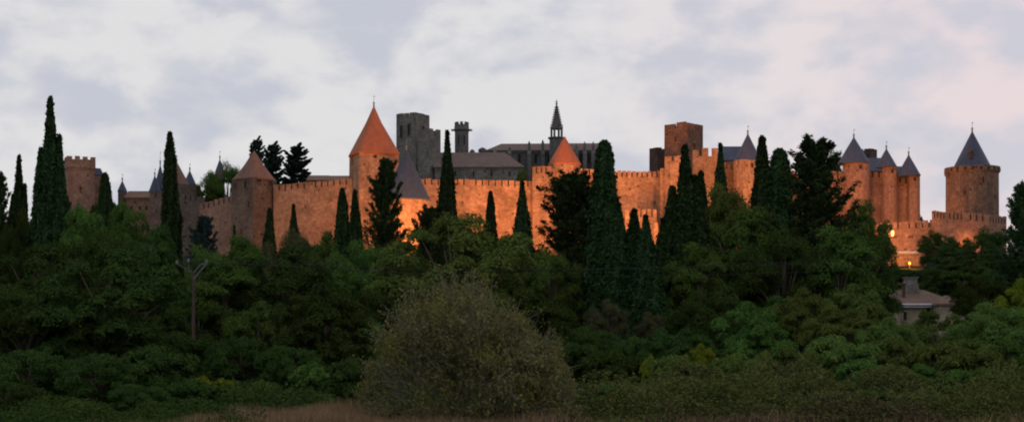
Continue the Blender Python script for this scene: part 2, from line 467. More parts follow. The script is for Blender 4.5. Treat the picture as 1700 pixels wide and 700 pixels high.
gabled('long_building', 'long low building with a brown roof between small slate turret and twin slate cones', 'building', 209, 250, 328, 317, 408, 9, 'sand_pink', 'tile_dull', windows=[(218, 345, 3, 6, True), (232, 345, 3, 6, True), (243, 345, 3, 6, True)])

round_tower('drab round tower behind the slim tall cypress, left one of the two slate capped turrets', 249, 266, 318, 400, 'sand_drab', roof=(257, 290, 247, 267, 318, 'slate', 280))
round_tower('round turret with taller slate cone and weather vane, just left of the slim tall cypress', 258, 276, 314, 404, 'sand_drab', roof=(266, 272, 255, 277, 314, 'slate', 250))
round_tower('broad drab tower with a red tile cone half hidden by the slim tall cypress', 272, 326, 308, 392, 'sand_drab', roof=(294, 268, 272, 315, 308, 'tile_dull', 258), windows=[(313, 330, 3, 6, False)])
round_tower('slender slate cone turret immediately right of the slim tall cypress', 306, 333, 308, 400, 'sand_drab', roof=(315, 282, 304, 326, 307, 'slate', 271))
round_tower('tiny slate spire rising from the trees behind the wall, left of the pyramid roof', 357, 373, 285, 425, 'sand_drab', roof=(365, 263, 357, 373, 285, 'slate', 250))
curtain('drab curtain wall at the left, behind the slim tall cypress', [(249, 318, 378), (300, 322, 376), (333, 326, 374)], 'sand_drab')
curtain('curtain wall left of the tower with the dull pyramid roof', [(331, 339, 368), (388, 323, 362)], 'sand_pink')
# ---- pyramid-roofed tower F
t, h, H, c = square_tower('stocky square tower under a dull red pyramid roof, near three dark conifers', 384.5, 427, 459, 294, 352, 'sand_drab', roof=True,
                          windows=[(392, 306, 3.5, 8, True), (412.5, 305, 5.5, 12, True), (419, 338, 3.5, 10, False), (434, 298, 7, 7, False), (450, 300, 6, 12, False), (405, 382, 3, 8, False)])
mb = MB(); z0 = H; z1 = P(0, 249, 356).z - (c.z - H); n = 28
mb.rings([sring(0, 0, z0 - .25, h * 1.04, n, 7), sring(0, 0, z0, h * 1.08, n, 7), sring(0, 0, z0 + (z1 - z0) * .1, h * .95, n, 6), sring(0, 0, z0 + (z1 - z0) * .5, h * .54, n, 3.4), sring(0, 0, z1, .12, n, 2)])
ro = mb.build('roof', M['tile_dull'], t, smooth=True)
curtain('long orange-lit curtain wall between the pyramid-roofed tower and the tall orange cone', [(454, 307, 356), (515, 302, 352), (584, 296, 348)], 'sand')
# ---- tall tower G
t, h, H, c = square_tower('tallest tower, square and floodlit, under a big steep orange cone roof', 580, 602.5, 662, 252, 342, 'sand', roof=True,
                          windows=[(626, 259, 6, 5, False), (628, 293, 4, 7, False), (588, 262, 3.5, 8, False), (622, 340, 3, 9, False)])
z0 = H; z1 = P(0, 174, 347).z - (c.z - H); zf = P(0, 157, 347).z - (c.z - H)
cone_roof(t, 0, 0, z0, z1, h * 1.12, M['tile'], zf, n=48, p=8)
# ---- slate cone in front
round_tower('low turret with a large grey slate cone in front of the tall orange-coned tower', 636, 713, 332, 330, 'sand', roof=(674, 247, 634, 715, 332, 'slate_grey', 232), zbase=21)
# ---- main wall right
curtain('long orange curtain wall between the big slate cone and the raised step', [(664, 296, 350), (780, 298, 350), (886, 301, 352)], 'sand', mw=1.35)
curtain('short raised wall section left of the small orange cone', [(884, 277, 350), (914, 275, 347)], 'sand', mw=1.3, mh=.5)
round_tower('half-round wall tower under a small orange cone roof, in front of the church spire', 911, 963, 273, 352, 'sand', roof=(937, 226, 910, 965, 273, 'tile', None), windows=[(944, 300, 2.5, 7, False)])
curtain('curtain wall between the small orange cone and the broad flat-topped cypress', [(958, 279, 350), (1010, 283, 351)], 'sand', mw=1.3)
curtain('bright orange curtain wall right of the broad flat-topped cypress', [(1008.5, 283.5, 351.5), (1098, 284, 352)], 'sand', mw=1.0, gw=.3, mh=.4)
# stepped part K
curtain('stepped wall climbing to the dark square keep', [(1096, 279, 348), (1104, 279, 347.8)], 'sand', mh=1.2, mw=1.0, slit=False)
curtain('raised crenellated wall just below the dark square keep', [(1103.5, 259, 347), (1130, 259, 345)], 'sand', mh=1.2, mw=1.6, gw=.6, slit=False)
square_tower('low black crenellated block beside the dark square keep', 1078, 1090, 1112, 244, 372, 'brown_dark', mh=1.3, mw=1.6, gw=1.2)
square_tower('dark square keep with broken battlements, the highest block on the right half', 1103, 1137, 1167, 203, 360, 'keep', mh=1.1, mw=2.8, gw=.5, windows=[(1150, 240, 2.5, 7, False), (1120, 228, 2, 6, False)], jitter=.25)
curtain('orange wall with tall merlons right of the dark square keep', [(1150, 247, 352), (1191, 247, 350)], 'sand', mh=1.8, mw=1.9, gw=.9, slit=False, jitter=.4)
curtain('receding wall section behind the slim cypress right of the keep', [(1190, 268, 352), (1222, 274, 356)], 'sand')
round_tower('round tower with a squat slate cone, standing alone between two pairs of cypresses', 1218, 1262, 267, 352, 'sand', roof=(1243, 221, 1219, 1264, 267, 'slate', 208), windows=[(1245, 277, 4.5, 7, False)])
gabled('slate_roofed_building', 'building with a plain slate roof tucked behind the lone slate cone tower', 'building', 1205, 1236, 266, 243, 366, 9, 'sand_pink', 'slate')
curtain('curtain wall seen in gaps between the cypresses and the shaggy conifer', [(1260, 283, 356), (1402, 284, 362)], 'sand_pink', mw=1.6, gw=.6, mh=1)
# ---- comital castle
SL = 'sandstone round towers of the inner castle'
round_tower('biggest and leftmost of the three slate-coned castle towers', 1400, 1444, 271, 362, 'sand_pink', roof=(1416, 227, 1391, 1444, 271, 'slate', 214), windows=[(1423, 280, 4.5, 6, False)])
round_tower('middle, slimmest of the three slate-coned castle towers', 1465, 1490, 277, 360, 'sand_pink', roof=(1471, 246, 1454, 1489, 277, 'slate', 234), windows=[(1478, 285.5, 4, 6, False)])
round_tower('rightmost of the three slate-coned castle towers, at the wall end', 1508, 1527, 291, 358, 'sand_pink', roof=(1504, 256, 1489, 1528, 291, 'slate', 244), windows=[(1516, 298, 4, 6, False)])
curtain('castle wall between the biggest and the middle slate cones', [(1440, 285, 363), (1468, 286, 362)], 'sand_pink', mw=1.1, gw=.5)
curtain('castle wall between the middle and the rightmost slate cones', [(1487, 294, 361), (1511, 296, 360)], 'sand_pink', mw=1.1, gw=.5)
curtain('castle wall left of the biggest slate cone, behind the shaggy conifer', [(1388, 290, 364), (1404, 290, 364)], 'sand_pink', mw=1.2, gw=.5)
gabled('slate_roofed_building', 'slate roofed range behind the wall, left of the middle slate cone', 'building', 1446, 1470, 284, 262, 370, 8, 'sand_pink', 'slate', cornice=False)
gabled('slate_roofed_building', 'slate roofed range behind the wall, left of the rightmost slate cone', 'building', 1486, 1512, 292, 276, 370, 8, 'sand_pink', 'slate', cornice=False)
square_tower('dark brown crenellated tower peeping out behind the biggest slate cone', 1422, 1440, 1456, 246, 400, 'brown_dark', mh=.8, mw=1.2, gw=.5)
# ---- outer low wall on the right
curtain('low outer wall running below the castle to the big round tower', [(1440, 372, 338), (1500, 368, 336), (1552, 365, 334)], 'sand_pink', mw=1.2, gw=.35, mh=.5)
curtain('polygonal low wall wrapped round the foot of the big round tower', [(1547, 350, 333), (1572, 352, 326), (1602, 353, 320), (1640, 356, 321), (1671, 360, 328)], 'sand_pink', mw=1.1, gw=.35, mh=.5)
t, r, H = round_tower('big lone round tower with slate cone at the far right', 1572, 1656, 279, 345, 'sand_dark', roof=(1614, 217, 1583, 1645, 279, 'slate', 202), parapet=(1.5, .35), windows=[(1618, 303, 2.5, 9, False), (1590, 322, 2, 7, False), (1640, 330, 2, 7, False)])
mb = MB(); mb.obox((-r - .1, -1.0, H - 1.2), (0, 1), 1.6, 1.2, 1.6); mb.obox((-r - .1, -1.0, H - 2.2), (0, 1), 1.1, .8, .5); mb.build('box_machicolation', M['sand_dark'], t)
mb = MB(); mb.obox((-1.3, -2.9, H + 2.6), (1, 0), .9, 1.4, 1.5); mb.quadbox([(-1.9, -3.8, H + 3.35), (-.7, -3.8, H + 3.35), (-.7, -1.6, H + 3.35), (-1.9, -1.6, H + 3.35)], [(-1.35, -3.8, H + 4.1), (-1.25, -3.8, H + 4.1), (-1.25, -1.6, H + 4.1), (-1.35, -1.6, H + 4.1)])
mb.build('dormer', M['wood'], t)
# low outworks in front of the bright wall
curtain('low crenellated outwork at the foot of the bright orange wall', [(1038, 347, 338), (1090, 347, 338)], 'sand', mw=.9, gw=.5, mh=.8)
curtain('lowest ruined outwork below the stepped wall', [(1086, 369, 332), (1112, 368, 331)], 'sand', mw=.9, gw=.6, mh=.9)
# town roofs behind the left wall
gabled('town_house', 'low town roof just right of the dark conifers behind the wall', 'house', 512, 540, 299, 291, 372, 8, 'sand_pink', 'tile_dull')
gabled('town_house', 'low town roof nearest to the tall orange-coned tower, behind the wall', 'house', 541, 574, 299, 291.5, 366, 8, 'sand_pink', 'tile_dull')

# ------------------------------------------------------------------ church
square_tower('grey crenellated church tower with arched belfry windows', 658, 692, 713, 186, 432, 'grey', mh=.7, mw=1.9, gw=.45, windows=[(667, 216, 4.5, 20, True), (680.5, 214, 4.5, 20, True), (703, 216, 3, 18, True)])
square_tower('lower grey crenellated tower joined to the right of the belfry tower', 694, 714, 731.5, 213, 424, 'grey', mh=2.0, mw=2.6, gw=1.6)
t, r, H = round_tower('small grey octagonal turret with flared battlements above the church roof', 755, 778, 218, 436, 'grey_dark', p=2, taper=0, name='octagonal_turret', windows=[(771, 233, 2.2, 14, True), (762, 233, 2.2, 14, True)])
mb = MB(); mb.rings([sring(0, 0, H - .2, r + .1, 8), sring(0, 0, H + .35, r + .55, 8), sring(0, 0, H + .8, r + .3, 8), sring(0, 0, H + 1.9, r + .2, 8)])
for i in range(8):
    a = math.pi * 2 * (i + .5) / 8; mb.obox((math.cos(a) * (r + .8), math.sin(a) * (r + .8), H + .35), (math.cos(a), math.sin(a)), 1.1, .25, .28)
for i in range(8):
    a = math.pi * 2 * i / 8; mb.obox((math.cos(a) * (r - .2), math.sin(a) * (r - .2), H + 2.3), (-math.sin(a), math.cos(a)), .9, .5, .9)
mb.build('battlement', M['grey_dark'], t)
t, L, He, Hr, ro = gabled('church_nave', 'grey church side building with a long low brown roof', 'church', 722, 868, 277, 253, 424, 14, 'grey', 'tile_brown', hipr=6,
       windows=[(756, 288, 3, 8, True), (786, 288, 3, 8, True), (816, 288, 3, 8, True), (846, 288, 3, 8, True)])
# choir with buttresses, pinnacles and roof
k = 446 / F
a = P(808, 250, 446); gz = terrain(a.x, 446); L = (1004 - 808) * k
t = thing('church_choir', 'dark gothic church choir with pinnacled buttresses under a low roof', 'church', (a.x + L / 2, 446, gz), 0)
He = a.z - gz
mb = MB(); mb.box(-L / 2, L / 2, 0, 14, -1, He); 
mb.build('wall', M['grey_dark'], t)
def ux(u): return (u - 808) * k - L / 2
def vz(v, D=446): return P(0, v, D).z - gz
rb = MB()
rb.quadbox([(ux(806), -.6, He + .03), (ux(1006), -.6, He + .03), (ux(1006), 14.6, He + .03), (ux(806), 14.6, He + .03)],
           [(ux(832), 5, vz(240, 453)), (ux(1000), 5, vz(239, 453)), (ux(1000), 9, vz(239, 453)), (ux(832), 9, vz(240, 453))])
rb.build('roof', M['tile_brown'], t)
cb = MB(); cb.box(ux(806), ux(1006), -.35, -.003, He - .7, He - .05); cb.build('cornice', M['grey_dark'], t)
for u in (822, 846, 878.5, 901, 945, 957, 970.5, 984.5, 1001):
    top = {822: 246, 846: 243, 878.5: 233, 901: 231, 945: 238, 957: 238, 970.5: 234, 984.5: 234, 1001: 231}[u]
    bb = MB(); x = ux(u); zt = vz(top, 444)
    bb.box(x - .6, x + .6, -2.2, -.36, -1, He - 1.2); bb.quadbox([(x - .6, -2.2, He - 1.2), (x + .6, -2.2, He - 1.2), (x + .6, -.36, He - 1.2), (x - .6, -.36, He - 1.2)], [(x - .6, -1.3, He - .1), (x + .6, -1.3, He - .1), (x + .6, -.36, He - .1), (x - .6, -.36, He - .1)])
    bu = bb.build('buttress', M['grey_dark'], t)
    pn = MB(); pn.box(x - .42, x + .42, -1.25, -.4, He - .12, zt - 1.2)
    pn.rings([sring(x, -.82, zt - 1.2, .62, 4, 2), sring(x, -.82, zt - .9, .5, 4), sring(x, -.82, zt + .1, .05, 4)])
    for q in (-.3, .3):
        pn.obox((x + q, -.82, zt - .75), (1, 0), .16, .16, .3)
    pn.build('pinnacle', M['grey_dark'], bu)
for u in (834, 862, 889.5, 912, 924, 935, 951, 964, 977.5, 992):
    window_part(t, Vector((ux(u), 0, vz(263))), Vector((0, -1, 0)), (5 if u < 920 else 3.6) * k, 16 * k, True, M['grey_dark'])
for (u, v) in ((784, 249), (801, 246)):
    c = P(u, v, 436); g = terrain(c.x, c.y)
    t2 = thing('stone_pinnacle', 'squat stone pinnacle above the brown church roof, %s' % ('nearer the octagonal turret' if u < 790 else 'the larger one towards the choir'), 'pinnacle', (c.x, c.y, g))
    mb = MB(); z = c.z - g; w = .7 if u < 790 else 1.1
    mb.rings([sring(0, 0, -1, w, 12), sring(0, 0, z - 1.2, w, 12)]); mb.build('shaft', M['grey_dark'], t2)
    mb = MB(); mb.rings([sring(0, 0, z - 1.2, w * 1.2, 12), sring(0, 0, z - .5, w * 1.25, 12), sring(0, 0, z, w * .7, 12), sring(0, 0, z + .25, .1, 12)]); mb.build('cap', M['grey_dark'], t2)
# spire
c = P(924, 168, 442); g = terrain(c.x, c.y)
t = thing('church_spire', 'slender openwork gothic stone spire with lantern above the choir', 'spire', (c.x, c.y, g))
k = 442 / F
def z_(v): return P(0, v, 442).z - g
mb = MB(); mb.rings([sring(0, 0, -1, 2.5, 8), sring(0, 0, z_(231), 2.4, 8), sring(0, 0, z_(230), 2.9, 8), sring(0, 0, z_(228.5), 2.9, 8)]); mb.build('base', M['grey_dark'], t)
mb = MB()
for i in range(8):
    a = math.pi / 8 + math.pi / 4 * i; x, y = 1.75 * math.cos(a), 1.75 * math.sin(a)
    mb.obox((x, y, (z_(228.5) + z_(213)) / 2), (-y, x), .42, .5, z_(213) - z_(228.5) + .05)
    mb.rings([sring(x * 1.12, y * 1.12, z_(213), .3, 4), sring(x * 1.12, y * 1.12, z_(207), .04, 4)])
mb.rings([sring(0, 0, z_(214.5), 2.1, 8), sring(0, 0, z_(211), 2.1, 8)])
mb.build('lantern', M['grey_dark'], t)
mb = MB(); zs0, zs1 = z_(211), z_(172)
mb.rings([sring(0, 0, zs0, 1.75, 8), sring(0, 0, zs1, .16, 8)])
for i in range(8):
    a = math.pi / 8 + math.pi / 4 * i
    for q in range(1, 9):
        f = q / 9.5; rr = 1.75 * (1 - f) + .16 * f + .14
        mb.obox((rr * math.cos(a), rr * math.sin(a), zs0 + (zs1 - zs0) * f), (math.cos(a), math.sin(a)), .34, .2, .22)
sp = mb.build('spire', M['grey_dark'], t)
mb = MB(); mb.tube([(0, 0, zs1), (0, 0, z_(165))], [.16, .06], 6); mb.obox((0, 0, z_(169)), (1, 0), .9, .16, .2); mb.obox((0, 0, z_(172)), (1, 0), .7, .7, .2); mb.build('cross', M['grey_dark'], sp)
#@@NEXT
# ------------------------------------------------------------------ ground
def build_ground():
    xs = sorted(set([-6000, -3500, -2000, -1200, -800, -600, -450, -350] + list(range(-300, -90, 12)) + list(range(-90, 90, 3)) + list(range(90, 301, 12)) + [350, 450, 600, 800, 1200, 2000, 3500, 6000]))
    ys = sorted(set([-3500, -1500, -600, -200, -60, -20, 0, 10] + list(range(16, 70, 3)) + list(range(70, 460, 8)) + list(range(460, 900, 40)) + [1000, 1200, 1500, 2200, 3500, 6000, 9000]))
    V = [(x, y, terrain(x, y)) for y in ys for x in xs]; nx = len(xs)
    Fc = [(j * nx + i, j * nx + i + 1, (j + 1) * nx + i + 1, (j + 1) * nx + i) for j in range(len(ys) - 1) for i in range(nx - 1)]
    me = bpy.data.meshes.new('ground'); me.from_pydata(V, [], Fc); me.polygons.foreach_set('use_smooth', [True] * len(Fc))
    m, nt, out = newmat('grassy_ground')
    tc = N(nt, 'ShaderNodeTexCoord')
    def nz(s, d=6):
        n = N(nt, 'ShaderNodeTexNoise'); n.inputs['Scale'].default_value = s; n.inputs['Detail'].default_value = d
        nt.links.new(tc.outputs['Object'], n.inputs[0]); return n.outputs[0]
    col = mixrgb(nt, (.016, .022, .010), (.034, .042, .018), ramp(nt, nz(.15), .4, .6))
    col = mixrgb(nt, col, (.05, .04, .026), ramp(nt, nz(.9), .5, .7))
    bs = N(nt, 'ShaderNodeBsdfDiffuse'); nt.links.new(col, bs.inputs[0])
    bp = N(nt, 'ShaderNodeBump'); bp.inputs['Strength'].default_value = .8; bp.inputs['Distance'].default_value = .15
    nt.links.new(nz(5), bp.inputs['Height']); nt.links.new(bp.outputs[0], bs.inputs['Normal'])
    nt.links.new(bs.outputs[0], out.inputs[0]); me.materials.append(m)
    o = bpy.data.objects.new('ground', me); COL.objects.link(o); tag(o, kind='structure')
build_ground()

# ------------------------------------------------------------------ foliage
def nrmz(a): return a / np.maximum(np.linalg.norm(a, axis=1, keepdims=True), 1e-9)

def leaf_mesh(name, C, Nn, T, L, W, tint, clump=None, mat=None, tri=False):
    n = len(C); Nn = nrmz(Nn); T = nrmz(T - Nn * np.sum(T * Nn, axis=1, keepdims=True)); B = np.cross(Nn, T)
    L = np.broadcast_to(L, (n,))[:, None]; W = np.broadcast_to(W, (n,))[:, None]
    if tri:
        V = np.stack([C - T * L * .5 - B * W * .5, C - T * L * .5 + B * W * .5, C + T * L * .5], axis=1); m = 3
    else:
        V = np.stack([C - T * L * .5, C + B * W * .5 + T * L * .05, C + T * L * .5, C - B * W * .5 + T * L * .05], axis=1); m = 4
    me = bpy.data.meshes.new(name)
    me.vertices.add(n * m); me.loops.add(n * m); me.polygons.add(n)
    me.vertices.foreach_set('co', V.reshape(-1).astype(np.float32))
    me.loops.foreach_set('vertex_index', np.arange(n * m, dtype=np.int32))
    me.polygons.foreach_set('loop_start', np.arange(0, n * m, m, dtype=np.int32))
    me.polygons.foreach_set('loop_total', np.full(n, m, dtype=np.int32))
    me.update(calc_edges=True)
    at = me.attributes.new('tint', 'FLOAT', 'FACE'); at.data.foreach_set('value', np.clip(tint, 0, 1).astype(np.float32))
    if clump is not None:
        at = me.attributes.new('clump', 'FLOAT', 'FACE'); at.data.foreach_set('value', np.clip(clump, 0, 1).astype(np.float32))
    if mat: me.materials.append(mat)
    return me

LM = {
 'cyp': leafmat('cypress_foliage', (.018, .035, .017), (.036, .062, .028), .1, .25),
 'con': leafmat('conifer_foliage', (.022, .042, .020), (.042, .072, .032), .1, .25),
 'blu': leafmat('bluish_conifer_foliage', (.02, .033, .03), (.036, .056, .048), .1, .2),
 'dark': leafmat('dark_green_leaves', (.026, .050, .019), (.054, .094, .032), .22, .25),
 'mid': leafmat('mid_green_leaves', (.044, .080, .028), (.088, .148, .046), .25, .2),
 'light': leafmat('light_green_leaves', (.062, .102, .036), (.12, .175, .058), .28, .2),
 'yel': leafmat('yellow_green_leaves', (.09, .13, .03), (.17, .21, .045), .3, .15),
 'dry': leafmat('dry_brown_olive_leaves', (.052, .056, .033), (.088, .098, .05), .2, .2),
 'bush': leafmat('olive_bush_leaves', (.098, .11, .06), (.205, .225, .105), .3, .1, third=(.15, .165, .06)),
 'grass': leafmat('dry_grass_blades', (.13, .105, .06), (.30, .24, .145), .2, .1),
 'bram': leafmat('bramble_leaves', (.04, .064, .026), (.115, .155, .058), .2, .1, third=(.085, .07, .048)),
}
LM['lit'] = LM['light']

def proto(crown_me, trunk_mb):
    me = bpy.data.meshes.new('trunk'); me.from_pydata(trunk_mb.v, [], trunk_mb.f); me.materials.append(M['bark'])
    me.polygons.foreach_set('use_smooth', [True] * len(me.polygons))
    return crown_me, me

def make_cypress(seed, spires, n=52000, bushy=.0):
    """height 20 m; spires = [(dx, dy, z0, z1, r, power)]"""
    g = np.random.default_rng(seed); Cs = []; Ns = []; Ts = []; Ls = []; tin = []
    tot = sum((s[3] - s[2]) * s[4] for s in spires)
    for (dx, dy, z0, z1, r, pw) in spires:
        m = int(n * (z1 - z0) * r / tot)
        t = g.random(m) ** .92; th = g.random(m) * 2 * np.pi
        prof = r * np.minimum(1, (t / .1) ** .55 + .0) * np.maximum(0, 1 - t ** 1.45) ** pw
        # lumps: long vertical plumes at several scales
        ph = g.random(8) * 6.28
        lump = 1 + .05 * np.sin(90 * t + 11 * th + ph[4]) + .13 * np.sin(3 * th + ph[0] + 5 * t) + .10 * np.sin(7 * th + ph[1] - 14 * t) + .10 * np.sin(23 * t + ph[2] + 2 * th) + .07 * np.sin(51 * t + ph[3] + 3 * th)
        depth = g.random(m) ** .45
        plume = (g.random(m) > .9) * g.random(m) ** 2 * .34
        rad = prof * lump * (.45 + .55 * depth) + plume * r * .6 * np.minimum(1, 2.5 * (1 - t))
        z = z0 + (z1 - z0) * t
        out = np.stack([np.cos(th), np.sin(th), np.zeros(m)], 1)
        C = np.stack([dx + rad * np.cos(th), dy + rad * np.sin(th), z], 1) + g.normal(0, .05, (m, 3))
        Nn = out + g.normal(0, .55, (m, 3)) + np.array([0, 0, .15])
        T = out * .35 + np.array([0, 0, 1.0]) + g.normal(0, .35, (m, 3))
        Cs.append(C); Ns.append(Nn); Ts.append(T)
        Ls.append(.20 + .34 * g.random(m)); tin.append(.5 + .35 * np.sin(7 * th + ph[1] - 14 * t) * .6 + .3 * (g.random(m) - .5))
    L = np.concatenate(Ls)
    me = leaf_mesh('crown', np.concatenate(Cs), np.concatenate(Ns), np.concatenate(Ts), L, L * .42, np.concatenate(tin), mat=LM['cyp'])
    tb = MB(); tb.tube([(0, 0, -.5), (0, 0, 2), (.05, 0, 10), (0, 0, 18)], [.34, .26, .16, .03], 8)
    return proto(me, tb)

def make_conifer(seed, H=16.0, R=4.0, nb=105, leaves=30000, up=.35, irregular=.45, base=.06, top_pow=.75, ls=1.0):
    g = np.random.default_rng(seed); Cs = []; Ns = []; Ts = []; tin = []; tb = MB()
    lean = g.normal(0, .25, 2)
    tb.tube([(0, 0, -.5), (lean[0] * .2, lean[1] * .2, H * .3), (lean[0] * .6, lean[1] * .6, H * .7), (lean[0], lean[1], H * .97)], [.34, .27, .14, .03], 8)
    per = leaves // nb
    for b in range(nb):
        t = base + (1 - base) * (b / nb) ** .95; z = H * t
        Lb = R * (1 - t) ** top_pow * min(1, .45 + t * 3) * (1 - irregular + 2 * irregular * g.random()) + .35
        az = b * 2.399 + g.normal(0, .4); upa = up * (.4 + 1.2 * t) + g.normal(0, .26)
        d = np.array([math.cos(az), math.sin(az), 0]); o = np.array([lean[0] * t, lean[1] * t, z])
        s = np.linspace(0, 1, 5); pts = [o + d * Lb * q + np.array([0, 0, Lb * (upa * q - .25 * q * (1 - q) * 1.5 + .25 * q * q)]) for q in s]
        tb.tube([tuple(p) for p in pts], [max(.015, .09 * (1 - t) + .03) * (1 - .85 * q) for q in s], 4)
        nsub = max(3, int(4 + Lb * 2.2))
        for k in range(nsub):
            q = .22 + .8 * (k + g.random()) / nsub; q = min(q, 1.03)
            i = min(3, int(q * 4)); f = q * 4 - i
            p = pts[i] * (1 - f) + pts[i + 1] * f
            side = (-1) ** k; lat = np.array([-d[1], d[0], 0]) * side
            m = max(4, per // nsub)
            sl = (.25 + .22 * Lb * (1 - .55 * q)) * (.6 + .8 * g.random()) + .15
            a = g.random(m)
            dirv = lat * .8 + d * .7 + np.array([0, 0, .25 + .3 * g.random()])
            if q > .93: dirv = d + np.array([0, 0, .35])
            dirv = dirv / np.linalg.norm(dirv)
            C = p + a[:, None] * sl * dirv + g.normal(0, .14, (m, 3)) * np.array([1, 1, .75]) * (1.15 - a[:, None] * .5)
            Cs.append(C); Ns.append(np.array([0, 0, .8]) + d * .35 + g.normal(0, .65, (m, 3))); Ts.append(dirv + g.normal(0, .45, (m, 3)))
            tin.append(np.full(m, g.random() * .5) + .5 * g.random(m))
    C = np.concatenate(Cs); n = len(C)
    # soft dark core of inner twigs
    me = leaf_mesh('crown', C, np.concatenate(Ns), np.concatenate(Ts), ls * (.2 + .26 * g.random(n)), ls * (.09 + .06 * g.random(n)), np.concatenate(tin), mat=LM['con'])
    return proto(me, tb)

def make_broad(seed, W=10.0, H=12.0, npuff=125, leaves=62000, leaf=.235, flat=.98, base=.03, shape='round', gaps=.0, droop=.3):
    g = np.random.default_rng(seed); Cs = []; Ns = []; Ts = []; tin = []; cl = []; tb = MB()
    tb.tube([(0, 0, -.6), (.1, 0, H * .18), (0, .1, H * .4), (0, 0, H * .75)], [.36, .28, .2, .06], 8)
    zc = H * (base + 1) / 2; a = W / 2; hz = H * (1 - base) / 2
    puffs = []
    # large lobes first
    lobes = []
    for i in range(12):
        th = i * 2.399 + g.random(); zz = -0.9 + 1.8 * (i + .5) / 12
        rr = math.sqrt(max(.3, 1 - zz * zz)) * .64
        lobes.append(np.array([math.cos(th) * rr * a, math.sin(th) * rr * a, zc + zz * hz * .68]))
    for i in range(npuff):
        lb = lobes[g.integers(0, 12)]
        v = g.normal(0, 1, 3); v /= np.linalg.norm(v)
        if v[2] < -.35: v[2] *= -.6
        rad = np.array([a, a, hz]) * (.27 + .12 * g.random())
        p = lb + v * rad * (.75 + .35 * g.random())
        e = np.array([p[0] / a, p[1] / a, (p[2] - zc) / hz]); l = np.linalg.norm(e)
        if l > .93: p = np.array([0, 0, zc]) + (p - np.array([0, 0, zc])) * .93 / l * (.9 + .16 * g.random())
        p[2] = max(p[2], H * .035)
        r = W * (.05 + .05 * g.random())
        puffs.append((p, r))
        if i % 3 == 0:
            mid = np.array([p[0] * .35, p[1] * .35, H * .2 + (p[2] - H * .2) * .55])
            tb.tube([(0, 0, min(H * .5, max(H * .12, p[2] * .45))), tuple(mid), tuple(p)], [.13, .08, .025], 5)
    per = leaves // npuff
    for (p, r) in puffs:
        m = int(per * (.6 + .8 * g.random()))
        v = nrmz(g.normal(0, 1, (m, 3))); up = v[:, 2] < -.25
        v[up, 2] *= -.5; v = nrmz(v)
        rr = r * (.5 + .62 * g.random(m) ** .6)
        # ragged sprays
        ph = g.random(3) * 6; az = np.arctan2(v[:, 1], v[:, 0])
        rr *= 1 + .28 * np.sin(5 * az + ph[0]) * np.cos(4 * v[:, 2] + ph[1])
        C = p + v * rr[:, None] * np.array([1.1, 1.1, flat]) + np.array([0, 0, -droop]) * (rr[:, None] ** 2 / r) * (1 - v[:, 2:3] ** 2) * .5
        Cs.append(C); Ns.append(v * .9 + np.array([0, 0, .28]) + g.normal(0, .4, (m, 3))); Ts.append(v * np.array([1, 1, 0]) + np.array([0, 0, -.35]) + g.normal(0, .5, (m, 3)))
        ct = g.random(); tin.append(ct * .55 + .45 * g.random(m)); cl.append(np.full(m, ct))
    C = np.concatenate(Cs); n = len(C); L = leaf * (.6 + .8 * g.random(n))
    me = leaf_mesh('crown', C, np.concatenate(Ns), np.concatenate(Ts), L, L * .5, np.concatenate(tin), np.concatenate(cl), mat=LM['mid'])
    return proto(me, tb)

PR = {
 'cypA': make_cypress(1, [(0, 0, .4, 20, 1.15, .62)]),
 'cypB': make_cypress(2, [(0, 0, .3, 20, 1.25, .8), (.35, .1, .3, 17.2, .8, .7)]),
 'cypC': make_cypress(3, [(0, 0, .3, 20, 1.35, 1.0), (-.85, .1, .3, 16.2, 1.05, .7), (.95, -.2, .3, 15.0, 1.05, .75), (-.1, -.6, .3, 12.5, 1.2, .7), (.5, .3, .3, 17.2, .75, .8), (-1.4, 0, .3, 10.5, .9, .6), (1.6, .2, .3, 9, .9, .6)], n=84000),
 'cypD': make_cypress(4, [(0, 0, .4, 20, 2.1, 1.15), (.3, -.2, .4, 14, 1.9, .9)], n=56000),
 'cypE': make_cypress(5, [(0, 0, .3, 20, 1.25, .42), (-.25, .0, .3, 19.4, .85, .5)], n=60000),
 'conA': make_conifer(11, leaves=62000, nb=130, R=4.3), 'conB': make_conifer(12, R=4.6, nb=120, irregular=.5, leaves=62000),
 'conD': make_conifer(17, H=29, R=5.6, nb=150, up=.05, irregular=.45, leaves=90000, top_pow=.42, base=.15, ls=2.0),
 'conC': make_conifer(13, R=5.0, nb=190, up=.30, irregular=.42, leaves=105000, top_pow=.6),
 'brA': make_broad(21), 'brB': make_broad(22, flat=.75, droop=.6, npuff=130, leaves=62000), 'brC': make_broad(23, npuff=95, leaf=.3, leaves=48000),
 'brD': make_broad(24, npuff=150, leaves=70000, leaf=.2, flat=.98), 'brE': make_broad(25, npuff=48, leaves=15000, leaf=.3, flat=.75),
 'shA': make_broad(31, W=10, H=6.5, npuff=60, leaves=34000, leaf=.5, base=.02, flat=.75, droop=.5), 'shB': make_broad(32, W=10, H=6.5, npuff=90, leaves=40000, leaf=.32, base=.02, flat=.8),
}
for kq, sd, kw in (('brA', 41, {}), ('brB', 42, dict(flat=.75, droop=.6, npuff=120, leaves=56000)), ('brC', 43, dict(npuff=90, leaf=.33, leaves=46000)), ('brD', 44, dict(npuff=150, leaves=70000, leaf=.22))):
    PR[kq + '_squat'] = make_broad(sd, **{**dict(W=10.0, H=7.2, npuff=110, leaves=56000), **kw})
DIM = {}
